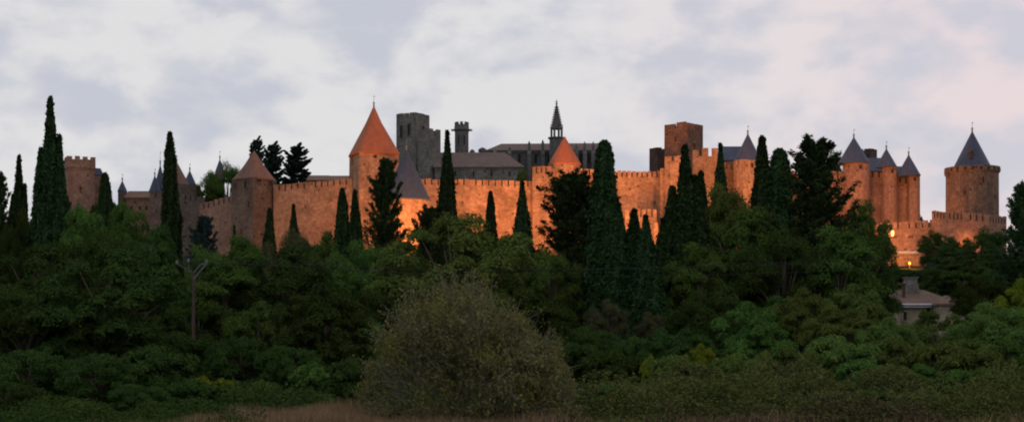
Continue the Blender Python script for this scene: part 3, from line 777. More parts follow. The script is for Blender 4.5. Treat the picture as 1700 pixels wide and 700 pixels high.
for kk_, (cm, tm) in PR.items():
    co = np.empty(len(cm.vertices) * 3, np.float32); cm.vertices.foreach_get('co', co); co = co.reshape(-1, 3)
    DIM[kk_] = (np.percentile(co[:, 0], 99.4) - np.percentile(co[:, 0], .6), np.percentile(co[:, 2], 99.97))

def tree(pk, mat, u, vt, wpx, D, label, name=None, cat='tree', group=None, rz=None, seed=[0]):
    seed[0] += 1; r = random.Random(seed[0] * 13 + 5)
    x = (u - 850) / F * D; g = terrain(x, D) - .15
    top = CZ + (HV - vt) / F * D; Hh = top - g; w = wpx * D / F
    if pk + '_squat' in PR and Hh / w < .95: pk = pk + '_squat'
    cm, tm = PR[pk]
    if name is None: name = 'shrub' if cat == 'shrub' else {'c': 'cypress_tree' if pk.startswith('cyp') else 'conifer_tree', 'b': 'leafy_tree', 's': 'shrub'}[pk[0]]
    if group is None: group = {'cypress_tree': 'cypresses below the castle', 'conifer_tree': 'shaggy conifers', 'leafy_tree': 'leafy trees on the slope below the castle', 'shrub': 'undergrowth shrubs at the wood edge'}[name]
    t = thing(name, label, cat, (x, D, g), r.uniform(-.5, .5) if rz is None else rz, group)
    t.rotation_euler[0] = r.uniform(-.02, .02); t.rotation_euler[1] = r.uniform(-.007, .007)
    sx = w / DIM[pk][0] * (1.16 if pk in ('cypA', 'cypB', 'cypE') else 1.08 if pk == 'cypC' else 1); t.scale = (sx, sx, Hh / DIM[pk][1])
    for nm, me in (('crown', cm), ('trunk', tm)):
        if nm == 'trunk' and D > 340: pass
        o = bpy.data.objects.new(nm, me); COL.objects.link(o); o.parent = t
        if nm == 'crown' and mat:
            o.material_slots[0].link = 'OBJECT'; o.material_slots[0].material = LM[mat]
    return t

TREES = [
 # cypresses
 ('cypC', 'cyp', 86, 163, 92, 115, 'tallest and broadest cypress, many-pointed, left of the reddish square tower'),
 ('cypC', 'cyp', 28, 258, 66, 121, 'pointed cypress at the far left, shorter neighbour of the tallest cypress'),
 ('cypE', 'cyp', 173, 287, 29, 150, 'blunt short cypress just right of the reddish square tower'),
 ('cypA', 'cyp', 285, 219, 34, 110, 'very slim tall cypress standing alone before the drab left towers'),
 ('cypA', 'cyp', 448, 345, 24, 195, 'thin little cypress against the wall right of the pyramid-roofed tower'),
 ('cypD', 'cyp', 489, 339, 46, 190, 'small stout cone-shaped cypress against the middle of the long left wall'),
 ('cypD', 'cyp', 390, 374, 30, 200, 'smallest cypress, at the foot of the pyramid-roofed tower'),
 ('cypA', 'cyp', 568, 312, 32, 160, 'left one of the twin cypresses below the left edge of the tallest tower'),
 ('cypB', 'cyp', 590, 315, 30, 164, 'right one of the twin cypresses below the left edge of the tallest tower'),
 ('cypD', 'cyp', 742, 217, 62, 150, 'sharp-tipped cypress in front of the church roof, right of the grey slate cone'),
 ('cypA', 'cyp', 813, 317, 26, 190, 'small thin cypress before the long orange wall, between two larger ones'),
 ('cypD', 'cyp', 868, 301, 66, 170, 'broad-based cypress before the orange wall, left of the large dark conifer'),
 ('cypE', 'cyp', 1006, 233, 50, 112, 'broad flat-topped cypress right of the gothic choir'),
 ('cypD', 'cyp', 1026, 336, 84, 100, 'low cypress leaning on the right side of the flat-topped cypress'),
 ('cypB', 'cyp', 1051, 346, 44, 108, 'leftmost pointed tip of the low cypress cluster under the bright orange wall'),
 ('cypD', 'cyp', 1073, 356, 78, 98, 'wider middle cypress of the low cluster under the bright orange wall'),
 ('cypD', 'cyp', 1101, 362, 84, 102, 'lowest rightmost cypress of the cluster under the bright orange wall'),
 ('cypC', 'cyp', 1140, 242, 104, 112, 'big forked cypress in front of the dark square keep'),
 ('cypB', 'cyp', 1165, 283, 40, 131, 'shorter cypress touching the right side of the forked one below the keep'),
 ('cypD', 'cyp', 1197, 238, 62, 150, 'cypress between the keep and the lone slate cone tower'),
 ('cypB', 'cyp', 1267, 226, 48, 145, 'sharper left cypress of the pair right of the lone slate cone tower'),
 ('cypE', 'cyp', 1291, 247, 54, 135, 'blunter right cypress of the pair right of the lone slate cone tower'),
 ('cypB', 'cyp', 1248, 390, 50, 108, 'dark cypress top in the shade below the pair of cypresses'),
 # conifers
 ('conA', 'con', 641, 262, 84, 140, 'shaggy conifer overlapping the left side of the big grey slate cone'),
 ('conC', 'con', 942, 283, 148, 132, 'large dark spreading conifer in front of the small orange cone tower'),
 ('conB', 'con', 1350, 227, 150, 112, 'huge shaggy conifer left of the three slate-coned towers'),
 ('conA', 'blu', 339, 357, 72, 180, 'bluish conifer at the foot of the wall right of the slim tall cypress'),
 ('conB', 'con', 1696, 303, 84, 140, 'dark conifer cut by the right edge of the picture'),
 ('conB', 'con', -6, 282, 60, 128, 'conifer cut by the left edge of the picture'),
 ('conC', 'con', 712, 340, 76, 158, 'low ragged conifer tips in front of the lit base of the slate-coned turret'),
]
BEHIND = [
 ('conD', 'blu', 424, 226, 42, 385, 'leftmost of three dark conifers behind the wall, half hidden by the pyramid roof'),
 ('conD', 'blu', 451, 235, 54, 395, 'middle one of three dark conifers behind the wall'),
 ('conD', 'blu', 491, 238, 66, 390, 'rightmost and fullest of three dark conifers behind the wall'),
 ('brD', 'mid', 378, 266, 78, 402, 'rounded green tree behind the wall, left of the pyramid roof'),
 ('brD', 'mid', 345, 290, 48, 396, 'lower green tree behind the wall, right of the slender slate cone'),
 ('brB', 'lit', 862, 279, 52, 362, 'bright green tree showing above the wall below the grey church roof'),
 ('brD', 'dry', 1383, 241, 52, 404, 'olive tree top rising behind the castle left of the biggest slate cone'),
 ('brD', 'dark', 1528, 354, 14, 372, 'tiny dark tree between the rightmost slate cone and the big lone round tower'),
 ('brA', 'dark', 175, 318, 40, 395, 'tree beyond the blunt cypress, below the small slate turret'),
]
L_ = 'leafy trees on the slope below the castle'
BROAD = [
 ('brD', 'dark', 44, 346, 70, 119, 'dark tree filling the gap between the two left cypresses'),
 ('brD', 'dark', 8, 372, 60, 124, 'dark tree under the conifer at the left edge'),
 ('brD', 'mid', 190, 352, 60, 116, 'green tree right under the blunt short cypress'),
 ('brD', 'dark', 14, 352, 110, 205, 'far dark tree seen between the cypresses at the left edge'),
 ('brD', 'dark', 182, 350, 110, 225, 'far dark tree behind the blunt short cypress'),
 ('brE', 'mid', 135, 338, 110, 104, 'loose light-crowned tree right of the tallest cypress, below the reddish tower'),
 ('brE', 'mid', 212, 332, 90, 112, 'airy tree with thin twigs in front of the long brown-roofed building'),
 ('brB', 'dark', 245, 372, 110, 106, 'layered tree just left of the slim tall cypress'),
 ('brD', 'dark', 160, 380, 170, 98, 'wide dark tree below the blunt short cypress'),
 ('brB', 'dark', 60, 400, 190, 88, 'big dark tree under the tallest cypress'),
 ('brB', 'dark', 185, 405, 230, 82, 'broad layered tree with drooping foliage left of the utility pole'),
 ('brA', 'dark', 258, 468, 120, 86, 'dark tree directly left of the utility pole'),
 ('brD', 'dark', 12, 470, 150, 76, 'dark tree filling the left edge at mid height'),
 ('brB', 'dark', 45, 498, 170, 60, 'drooping dark tree in the lower left corner'),
 ('brB', 'dark', 165, 492, 160, 58, 'shadowy low tree between the lower left corner and the pole'),
 ('brA', 'dark', 258, 520, 110, 62, 'low dark tree left of the foot of the utility pole'),
 ('brD', 'mid', 335, 405, 120, 140, 'dark tree behind the head of the utility pole'),
 ('brA', 'mid', 400, 388, 120, 150, 'tree below the foot of the pyramid-roofed tower'),
 ('brD', 'dry', 482, 378, 110, 165, 'olive-brown tree in front of the small stout cone-shaped cypress'),
 ('brC', 'mid', 542, 384, 96, 160, 'rounded tree at the brightest foot of the long left wall'),
 ('brA', 'mid', 372, 425, 150, 108, 'dark tree right of the utility pole head'),
 ('brB', 'dark', 470, 402, 160, 110, 'broad dark tree below the middle of the long left wall'),
 ('brC', 'mid', 430, 500, 130, 86, 'leafy tree with coarse leaves between the pole and the big olive bush'),
 ('brC', 'dark', 540, 470, 170, 84, 'coarse-leaved tree left of the big olive bush top'),
 ('brD', 'mid', 602, 396, 130, 118, 'dark tree under the twin cypresses'),
 ('brC', 'light', 505, 505, 130, 58, 'lower leafy tree with star-like leaves left of the big olive bush'),
 ('brA', 'mid', 598, 520, 110, 54, 'leafy tree tucked behind the left side of the big olive bush'),
 ('brB', 'light', 755, 350, 262, 96, 'wide light green tree in the centre with flat foliage layers'),
 ('brA', 'mid', 672, 415, 130, 91, 'green tree on the left flank of the wide central tree'),
 ('brB', 'mid', 855, 385, 120, 92, 'green tree on the right flank of the wide central tree'),
 ('brD', 'mid', 912, 408, 110, 102, 'dark tree below the large dark spreading conifer'),
 ('brA', 'dark', 880, 480, 150, 74, 'dark tree right behind the big olive bush'),
 ('brD', 'dark', 962, 545, 100, 60, 'low dark tree between the olive bush and the dry brown tree'),
 ('brD', 'dry', 1008, 496, 70, 84, 'dry brownish tree below the flat-topped cypress'),
 ('brD', 'dry', 1086, 516, 60, 86, 'second dry brownish tree, below the low cypress cluster'),
 ('brA', 'light', 1205, 303, 124, 128, 'fresh green round-topped tree below the lone slate cone tower'),
 ('brB', 'mid', 1228, 340, 190, 118, 'large green tree spreading below the cypress pair'),
 ('brA', 'mid', 1160, 400, 110, 100, 'dark tree under the big forked cypress'),
 ('brD', 'dark', 1300, 378, 150, 104, 'dark tree under the blunter cypress of the pair'),
 ('brB', 'mid', 1425, 330, 110, 128, 'small tree with loose branches in front of the biggest slate-coned tower'),
 ('brD', 'dark', 1440, 383, 104, 132, 'round dark tree left of the glowing wall lantern'),
 ('brA', 'mid', 1390, 372, 150, 106, 'wide dark tree under the huge shaggy conifer'),
 ('brC', 'light', 1335, 478, 110, 72, 'pale-tipped young tree with coarse leaves right of centre'),
 ('brC', 'mid', 1250, 500, 130, 66, 'coarse-leaved dark tree left of the pale-tipped young tree'),
 ('brC', 'light', 1425, 470, 120, 80, 'leafy tree just left of the tiled house'),
 ('brA', 'light', 1395, 505, 120, 60, 'green tree below the leafy tree left of the tiled house'),
 ('brC', 'light', 1480, 526, 110, 58, 'broad green tree in front of the left end of the tiled house'),
 ('brA', 'light', 1630, 532, 120, 54, 'green tree in front of the right end of the tiled house'),
 ('brE', 'mid', 1556, 514, 84, 60, 'thin sparse tree veiling the wall of the tiled house'),
 ('brC', 'light', 1532, 530, 84, 64, 'small leafy tree in front of the middle of the tiled house'),
 ('brC', 'yel', 1702, 462, 90, 66, 'yellowish green tree at the right edge'),
 ('brD', 'light', 1662, 500, 150, 64, 'green tree left of the yellowish one at the right edge'),
 ('brD', 'dark', 330, 500, 130, 96, 'dark tree in the hollow behind the utility pole'),
 ('brA', 'dark', 420, 460, 120, 118, 'dark tree in the shade right of the hollow'),
 ('brD', 'dark', 110, 470, 150, 74, 'dark tree between the left edge and the drooping tree'),
 ('brA', 'dark', 210, 500, 120, 70, 'dark tree below the broad layered one'),
 ('brD', 'dark', 620, 480, 120, 88, 'dark tree behind the left side of the olive bush top'),
 ('brD', 'dark', 985, 540, 90, 70, 'low dark tree at the foot of the flat-topped cypress'),
 ('brD', 'dark', 1180, 480, 130, 84, 'dark tree in the shade below the large spreading green tree'),
 ('brA', 'dark', 1300, 490, 110, 86, 'dark tree just left of the pale-tipped young tree'),
 ('brD', 'dark', 1551, 380, 48, 285, 'round very dark tree beside the orange-lit terrace'),
 ('brA', 'dark', 1590, 392, 64, 250, 'dark tree below the bright corner of the low polygonal wall'),
 ('brD', 'dark', 1648, 374, 84, 225, 'tall rounded dark tree below the big lone round tower'),
 ('brA', 'dark', 1590, 425, 110, 205, 'dark green tree above the right end of the tiled house roof'),
 ('brD', 'blu', 1555, 435, 56, 240, 'greyish small tree right of the orange-lit terrace'),
 ('brA', 'dark', 1508, 445, 104, 255, 'low dark tree under the orange-lit terrace'),
 ('brA', 'dark', 1672, 420, 80, 170, 'dark tree below the right edge conifer'),
 ('brD', 'dark', 1635, 455, 100, 140, 'shaded tree right of the tiled house'),
 ('brD', 'dark', 1470, 440, 44, 200, 'narrow dark tree behind the left end of the tiled house'),
 ('brC', 'dark', 1140, 545, 110, 58, 'dark leafy tree below the second dry brownish tree'),
 ('brD', 'dark', 1050, 560, 100, 54, 'dark leafy tree below the first dry brownish tree'),
]
SHR = [
 ('shA', 'yel', 352, 624, 80, 37, 'yellow-green shrub at the foot of the utility pole'),
 ('shA', 'light', 128, 662, 40, 31, 'small bright green plant in the lower left corner'),
 ('shA', 'light', 440, 630, 52, 36, 'light green sapling-like shrub at the edge of the dry grass'),
 ('brC_squat', 'dark', 262, 573, 115, 38, 'dark shrub left of the yellow-green shrub'),
 ('brA_squat', 'dark', 50, 580, 147, 36, 'large dark shrub in the lower left corner'),
 ('shA', 'mid', 545, 600, 110, 38, 'green shrub between the sapling and the olive bush'),
 ('brA_squat', 'dark', 480, 573, 105, 41, 'dark shrub behind the light green sapling'),
 ('brA_squat', 'dark', 165, 586, 126, 34, 'low dark shrub at the bottom left, right of the small bright plant'),
 ('brC_squat', 'dark', 318, 630, 94, 33, 'low dark green shrub at the left end of the dry grass'),
 ('brA_squat', 'dark', 230, 637, 94, 31, 'lowest dark shrub on the bottom edge left of the dry grass'),
 ('brA_squat', 'dark', 10, 632, 105, 31, 'lowest dark shrub on the bottom edge at the far left'),
 ('brC_squat', 'dark', 590, 593, 94, 35, 'dark shrub touching the left foot of the olive bush'),
 ('brA_squat', 'dark', 400, 558, 115, 46, 'dark shrub in the hollow right of the utility pole'),
 ('brC_squat', 'dark', 110, 538, 126, 46, 'dark shrub above the small bright plant in the lower left'),
 ('brA_squat', 'dark', 215, 538, 115, 48, 'dark shrub under the drooping tree left of the pole'),
 ('brC_squat', 'dark', 300, 550, 94, 50, 'dark shrub directly behind the foot of the utility pole'),
 ('shA', 'dark', 20, 560, 120, 48, 'dark shrub against the left edge under the drooping tree'),
 ('shA', 'mid', 560, 560, 110, 48, 'green shrub behind the left shoulder of the olive bush'),
 ('brC', 'yel', 1166, 570, 62, 40, 'yellow-green upright shrub right of the olive bush'),
 ('shA', 'yel', 1090, 590, 50, 39, 'small yellow-green shrub left of the upright one'),
 ('brC_squat', 'light', 1122, 589, 90, 37, 'light green shrub in front of the upright yellow-green one'),
 ('brC_squat', 'dark', 1030, 586, 110, 40, 'dark shrub at the right foot of the olive bush'),
 ('brC_squat', 'light', 1225, 586, 90, 38, 'mid green shrub right of the upright yellow-green one'),
 ('shB', 'light', 1310, 571, 110, 40, 'broad green shrub above the brambles, below the pale-tipped young tree'),
 ('brC_squat', 'light', 1395, 556, 110, 42, 'coarse-leaved green shrub above the brambles'),
 ('shB', 'light', 1490, 558, 130, 42, 'wide green shrub above the brambles below the tiled house'),
 ('brC_squat', 'light', 1590, 566, 120, 40, 'rounded green shrub above the brambles right of the tiled house'),
 ('shB', 'mid', 1680, 561, 120, 40, 'dark green shrub in the lower right corner'),
 ('brC_squat', 'mid', 1445, 596, 110, 37, 'low dark shrub rising from the brambles at lower right'),
 ('shB', 'mid', 1545, 604, 120, 36, 'low green shrub rising from the brambles near the right corner'),
 ('brC_squat', 'mid', 1640, 611, 110, 36, 'lowest dark shrub among the brambles in the right corner'),
 ('shB', 'mid', 1270, 552, 110, 48, 'dark shrub behind the broad green one, right of centre'),
 ('shA', 'dark', 1190, 555, 100, 50, 'dark shrub behind the upright yellow-green one'),
 ('shB', 'dark', 1090, 546, 110, 50, 'dark shrub behind the small yellow-green one'),
 ('shB', 'dark', 925, 556, 100, 44, 'dark shrub peeping out behind the right side of the olive bush'),
 ('brC_squat', 'dark', 985, 571, 90, 44, 'dark shrub between the olive bush and the dark one at its right foot'),
 ('shB', 'bram', 1000, 640, 120, 32, 'bramble mound just right of the olive bush foot'),
 ('shB', 'bram', 1115, 632, 150, 33, 'wide bramble mound below the light green shrub'),
 ('shB', 'bram', 1235, 645, 120, 31, 'low bramble mound left of the middle of the bramble strip'),
 ('shB', 'bram', 1340, 628, 150, 33, 'tallest bramble mound in the middle of the bramble strip'),
 ('shB', 'bram', 1460, 648, 130, 31, 'bramble mound below the tiled house, near the bottom edge'),
 ('shB', 'bram', 1575, 640, 120, 32, 'bramble mound second from the lower right corner'),
 ('shB', 'bram', 1685, 648, 120, 31, 'bramble mound in the lower right corner'),
]
for a in TREES: tree(*a)
for a in BEHIND: tree(*a, group='trees growing inside the walls')
for a in BROAD:
    pk, mt_, u, v, wp, D, lb = a
    den = 1.08 * wp - (HV - v)
    if D < 128 and den > 5:
        Dn = min(D, max(46, 1.7 * F / den))
        if abs(u - 321) < wp / 2 + 18: Dn = max(Dn, 84)
        if v < 400: Dn = max(Dn, 86)
        D = Dn
    tree(pk, mt_, u, v, wp, D, lb)
for a in SHR: tree(*a, cat='shrub')

# woodland that goes on to both sides of the view: one mass
def side_woodland():
    g = np.random.default_rng(9); cm = PR['brE'][0]; nv = len(cm.vertices)
    co = np.empty(nv * 3, np.float32); cm.vertices.foreach_get('co', co); co = co.reshape(-1, 3)
    ti = np.empty(nv // 4, np.float32); cm.attributes['tint'].data.foreach_get('value', ti)
    Vs = []; Ts = []
    for side in (-1, 1):
        for D in (48, 70, 95, 125, 165, 215, 265):
            half = D * 850 / F; x = half + 5.5 + D * .012
            while x < half + 18 + D * .12:
                d = D + g.normal(0, 3); w = g.uniform(5.5, 7.5) * (1 + D / 500); h = g.uniform(4.5, 7) * (1 + D / 350)
                a = g.random() * 6.28; X = co[:, 0] * math.cos(a) - co[:, 1] * math.sin(a); Y = co[:, 0] * math.sin(a) + co[:, 1] * math.cos(a)
                Vs.append(np.stack([X * w / 10 + side * x, Y * w / 10 + d, co[:, 2] * h / 12 + terrain(side * x, d)], 1)); Ts.append(ti); x += w * .8
    V = np.concatenate(Vs).astype(np.float32); n = len(V) // 4
    me = bpy.data.meshes.new('side_woodland'); me.vertices.add(n * 4); me.loops.add(n * 4); me.polygons.add(n)
    me.vertices.foreach_set('co', V.reshape(-1)); me.loops.foreach_set('vertex_index', np.arange(n * 4, dtype=np.int32))
    me.polygons.foreach_set('loop_start', np.arange(0, n * 4, 4, dtype=np.int32)); me.polygons.foreach_set('loop_total', np.full(n, 4, dtype=np.int32)); me.update(calc_edges=True)
    me.attributes.new('tint', 'FLOAT', 'FACE').data.foreach_set('value', np.concatenate(Ts)); me.materials.append(LM['dark'])
    o = bpy.data.objects.new('side_woodland', me); COL.objects.link(o); tag(o, 'woodland continuing beyond both sides of the picture', 'woodland', kind='stuff')
side_woodland()

# ------------------------------------------------------------------ the big olive bush in front
def olive_bush():
    D = 29.0; k = D / F; g = np.random.default_rng(77); r = random.Random(77)
    base = P(782, 560, D); t = thing('olive_grey_bush', 'big olive-grey twiggy bush in the centre foreground', 'bush', (base.x, D, terrain(base.x, D) - .05))
    H = 3.05; R = 2.15
    def env(x):   # height of the outline over x (metres, local)
        pts = [(-2.35, .25), (-2.15, 1.1), (-1.8, 2.2), (-1.45, 2.55), (-1.0, 2.9), (-.3, 3.1), (.1, 3.0), (.47, 2.8), (.84, 2.3), (1.15, 2.25), (1.47, 1.9), (1.75, 1.75), (1.96, 1.25), (2.15, .5), (2.3, .2)]; x2 = x
        for (a, b), (c, d) in zip(pts, pts[1:]):
            if a <= x <= c: return (b + (d - b) * (x - a) / (c - a)) * (.95 + .05 * math.sin(x * 8.3) + .05 * math.sin(x * 19 + 1) + .03 * math.sin(x * 41))
        return .2
    mb = MB(); tips = []
    def grow(p, d, L, rad, lev):
        n = 4; pts = [p]; rr = [rad]; q = Vector(p); dd = Vector(d)
        for i in range(n):
            dd = (dd + Vector((r.gauss(0, .16), r.gauss(0, .16), r.gauss(.02, .12)))).normalized()
            q = q + dd * L / n; pts.append(tuple(q)); rr.append(rad * (1 - .6 * (i + 1) / n))
        mb.tube(pts, rr, 3 if lev > 1 else 5)
        if lev >= 3: tips.extend([(Vector(pts[j]), dd.copy()) for j in (2, 3, 4)]); return
        for j in range(5 if lev < 2 else 4):
            i = r.choice((2, 3, 4)) if lev else r.choice((1, 2, 3, 4)); s = Vector(pts[i])
            nd = (dd + Vector((r.gauss(0, .65), r.gauss(0, .65), r.gauss(.12, .4)))).normalized()
            Ln = L * r.uniform(.45, .75); e = s + nd * Ln
            if e.z > env(e.x) * (1 - .1 * min(1, abs(e.y) / 2)): nd.z *= .2; Ln *= .6
            if e.z > env(e.x) + .25 or e.z < .05: continue
            grow(tuple(s), nd, Ln, rr[i] * .6, lev + 1)
    for i in range(26):
        a = r.uniform(0, 2 * math.pi); x0 = r.uniform(-1.0, 1.1); y0 = r.uniform(-.6, .6)
        tx = x0 * 1.9 + math.cos(a) * .6; ty = y0 * 1.9 + math.sin(a) * .9; tz = env(tx) * r.uniform(.55, .8)
        d = Vector((tx - x0, ty - y0, tz)); grow((x0, y0, -.05), d.normalized(), d.length * .8, .022, 0)
    for i in range(1500):      # fine outer twigs poking through the leaves
        x = r.uniform(-2.2, 2.15); a = r.uniform(.05, math.pi * .5); e = env(x); f0 = r.uniform(.55, .9)
        yy = -math.sin(a) * 1.5 * math.sqrt(max(.03, 1 - (x / 2.5) ** 2)) * r.choice((1, 1, 1, -1)); zz = math.cos(a) * e
        p0 = Vector((x * f0, yy * f0, .3 + (zz - .3) * f0)); d = Vector((x * .5, yy * .5, max(.2, zz * .6))).normalized() + Vector((r.gauss(0, .35), r.gauss(0, .35), r.gauss(.15, .3)))
        L = r.uniform(.25, .75); d = d.normalized(); p1 = p0 + d * L * .5; p2 = p1 + (d + Vector((r.gauss(0, .3), r.gauss(0, .3), r.gauss(0, .3)))).normalized() * L * .5
        if p2.z > e * 1.09 + .05: continue
        mb.tube([tuple(p0), tuple(p1), tuple(p2)], [.007, .005, .002], 3); tips.append((p2, d)); tips.append((p1, d))
    o = mb.build('branch', M['twig'], t)
    # leaves round the twig tips + an outer leafy skin with thin places
    tp = np.array([tuple(a) for a, b in tips])
    idx = g.integers(0, len(tp), 42000); C1 = tp[idx] + g.normal(0, .06, (42000, 3))
    n2 = 30000; x = g.uniform(-2.3, 2.22, n2); th = g.uniform(-math.pi, 0, n2)
    e = np.array([env(v) for v in x]); s = 1 - .42 * g.random(n2) ** 1.6
    ph = g.random(n2) * math.pi / 2
    dz = np.cos(ph); dy = -np.sin(ph)
    bump = .97 + .07 * np.sin(x * 6 + ph * 5) + .07 * np.sin(x * 13 - ph * 9) + .06 * np.sin(x * 29 + ph * 17)
    C2 = np.stack([x, dy * 1.6 * s * np.sqrt(np.clip(1 - (x / 2.35) ** 2, .02, 1)) * bump, dz * e * s * bump + .02], 1) + g.normal(0, .05, (n2, 3))
    nz = np.sin(C2[:, 0] * 4.1 + 1) * np.sin(C2[:, 2] * 5.3) + np.sin(C2[:, 0] * 9.7 + C2[:, 2] * 8.1) * .7 + g.normal(0, .5, n2)
    keep = nz > .0; C2 = C2[keep]
    C = np.concatenate([C1, C2]); n = len(C)
    cen = np.array([0, 0, .9]); out = nrmz(C - cen)
    Nn = out * .5 + np.array([0, 0, .3]) + g.normal(0, .7, (n, 3)); T = out * .5 + np.array([0, 0, .5]) + g.normal(0, .6, (n, 3))
    clump = .5 + .5 * np.sin(C[:, 0] * 3.3 + .5) * np.sin(C[:, 2] * 3.9 + 2) + g.normal(0, .2, n)
    L = .04 + .07 * g.random(n) ** 1.5
    me = leaf_mesh('foliage', C, Nn, T, L, L * .42, g.random(n) ** 1.4, clump, LM['bush'])
    fo = bpy.data.objects.new('foliage', me); COL.objects.link(fo); fo.parent = t
olive_bush()

# ------------------------------------------------------------------ ground cover: brambles and dry grass
def cover():
    g = np.random.default_rng(5)
    def thicket(name, label, n, u0, u1, y0, y1, hf, mat, lmin, lvar, clf, fade=1.5):
        y = y0 + (y1 - y0) * g.random(n) ** 1.35; x = (g.uniform(u0, u1, n) - 850) / F * y
        xr = (u1 - 850) / F * y; xl = (u0 - 850) / F * y
        edge = np.minimum(xr - x, x - xl) + .5 * np.sin(y * 3.1) + .3 * np.sin(y * 7.7 + 1) + g.normal(0, .35, n)
        kp = edge > .25; x, y, edge = x[kp], y[kp], edge[kp]; n = len(x)
        h = hf(x, y) * np.clip((y - y0 + .25) / fade, .15, 1) * np.clip(edge / 1.6, .25, 1)
        s_ = 1 - .65 * g.random(n) ** 1.7
        C = np.stack([x, y, h * s_], 1) + g.normal(0, .03, (n, 3)); C[:, 2] = np.maximum(C[:, 2], .01)
        Nn = np.array([0, -.35, .7]) + g.normal(0, .65, (n, 3)); T = g.normal(0, 1, (n, 3)) * np.array([1, 1, .7])
        L = (lmin + lvar * g.random(n)) * (y / 30)
        me = leaf_mesh(name, C, Nn, T, L, L * .55, g.random(n), clf(x, y), LM[mat])
        o = bpy.data.objects.new(name, me); COL.objects.link(o); tag(o, label, name.replace('_', ' '), kind='stuff')
    def hb(x, y):
        m = np.sin(x * 1.15 + .9 * np.sin(y * .8)) * np.sin(y * 1.1 + x * .3 + 1.1); m2 = np.sin(x * 2.7 + y * 1.7) * np.sin(y * 2.3 - x * .9)
        return (.36 + .46 * m + .2 * m2 + .07 * np.sin(x * 7.1 + y * 3) + .05 * np.sin(x * 15 - y * 7) + .05 * (y - 28) / 3) * np.clip((x - .8) / 1.5, .5, 1)
    thicket('bramble_thicket', 'low tangled brambles along the bottom right of the picture', 150000, 915, 1790, 26.9, 40, lambda x, y: np.maximum(.06, hb(x, y)), 'bram', .045, .06,
            lambda x, y: .38 + .38 * np.sin(x * 1.3 + 2) * np.sin(y * .7 + x * .4) + g.normal(0, .2, len(x)) + np.clip((29.2 - y) * .25, 0, .5))
    thicket('woodland_undergrowth', 'dark weeds and saplings carpeting the ground at the wood edge', 210000, -30, 1730, 31.0, 112,
            lambda x, y: .28 + .2 * np.sin(x * .9 + 1) * np.sin(y * .6) + .1 * np.sin(x * 3.1 + y * 2) + .06 * np.sin(x * 9 - y * 4), 'dark', .07, .08, lambda x, y: g.random(len(x)))
    thicket('weeds', 'dark weeds along the bottom left of the picture', 36000, -60, 440, 26.6, 32,
            lambda x, y: .2 + .12 * np.sin(x * 1.7 + 1) * np.sin(y * 1.3) + .08 * np.sin(x * 5.1 + y * 2), 'dark', .05, .06, lambda x, y: g.random(len(x)))
    n = 60000; y = g.uniform(26.3, 32.5, n); x = (g.uniform(140, 1720, n) - 850) / F * y
    dens = np.where(x < -2.0, np.clip((x + 9.2) / 3.4, 0.05, 1) * np.clip(1.15 + .6 * np.sin(x * 1.9 + y * .8) * np.sin(y * 1.5), .2, 1), np.where(x < .8, .5, .16))
    k = g.random(n) < dens; x = x[k]; y = y[k]; n = len(x)
    hh = (.08 + .17 * g.random(n)) * (1 + .45 * np.sin(x * 2.1) * np.sin(x * .7 + 1)) * np.clip((x + 9) / 2.5, .5, 1.15)
    lean = g.normal(0, .28, (n, 3)); lean[:, 2] = 1
    C = np.stack([x, y, hh * .5], 1); Nn = np.array([0, -1, .2]) + g.normal(0, .5, (n, 3))
    me = leaf_mesh('dry_grass', C, Nn, lean, hh * 1.05, .009 + .009 * g.random(n), g.random(n), mat=LM['grass'], tri=True)
    o = bpy.data.objects.new('dry_grass', me); COL.objects.link(o)
    tag(o, 'dry pinkish-brown grass along the bottom edge left of the olive bush', 'grass', kind='stuff')
cover()

# ------------------------------------------------------------------ house, terrace, lamps, pole
t, L, He, Hr, ro = gabled('tiled_house', 'beige house with a rosy tiled roof and pale gutter among the trees at right', 'house', 1479, 1592, 505, 481, 170, 8, 'render_beige', 'tile_house', hipr=3.6, hipl=0, cornice=False,
      windows=[(1541, 526, 7, 30, False), (1575, 524, 6, 26, False), (1502, 524, 6, 14, False), (1560, 522, 5, 14, False)])
k = 170 / F
mb = MB(); mb.tube([(-L / 2 - .5, -.62, He - .02), (L / 2 + .5, -.62, He - .05)], [.13, .13], 8); mb.box(-L / 2 - .5, L / 2 + .5, -.50, -.47, He - .38, He - .1); mb.build('gutter', M['white'], t)
mb = MB(); x = (1507 - 1535.5) * k; zc = P(0, 472, 172).z - terrain(t.location.x, 170)
mb.box(x - .16, x + .16, 1.6, 1.95, He + .4, zc); mb.box(x - .24, x + .24, 1.52, 2.03, zc, zc + .12); mb.build('chimney', M['brown_dark'], ro)
mb = MB(); x = (1527 - 1535.5) * k; z1 = P(0, 462, 174).z - terrain(t.location.x, 170)
mb.quadbox([(x - 1.0, 2.8, He + .6), (x + 1.0, 2.8, He + .6), (x + 1.0, 4.6, He + .6), (x - 1.0, 4.6, He + .6)], [(x - .75, 3.0, z1), (x + .55, 3.0, z1), (x + .55, 4.4, z1), (x - .75, 4.4, z1)])
mb.box(x - .9, x + .7, 2.85, 4.5, z1, z1 + .14)
mb.build('chimney', M['grey'], ro)
tag(ro.children[-1], 'broad grey stone chimney stack')
gabled('tiled_annex', 'small hipped tiled annex at the right end of the beige house', 'house', 1560, 1602, 504, 490, 167, 4.5, 'render_beige', 'tile_house', hipr=1.6, hipl=1.6, cornice=False, overhang=.3)

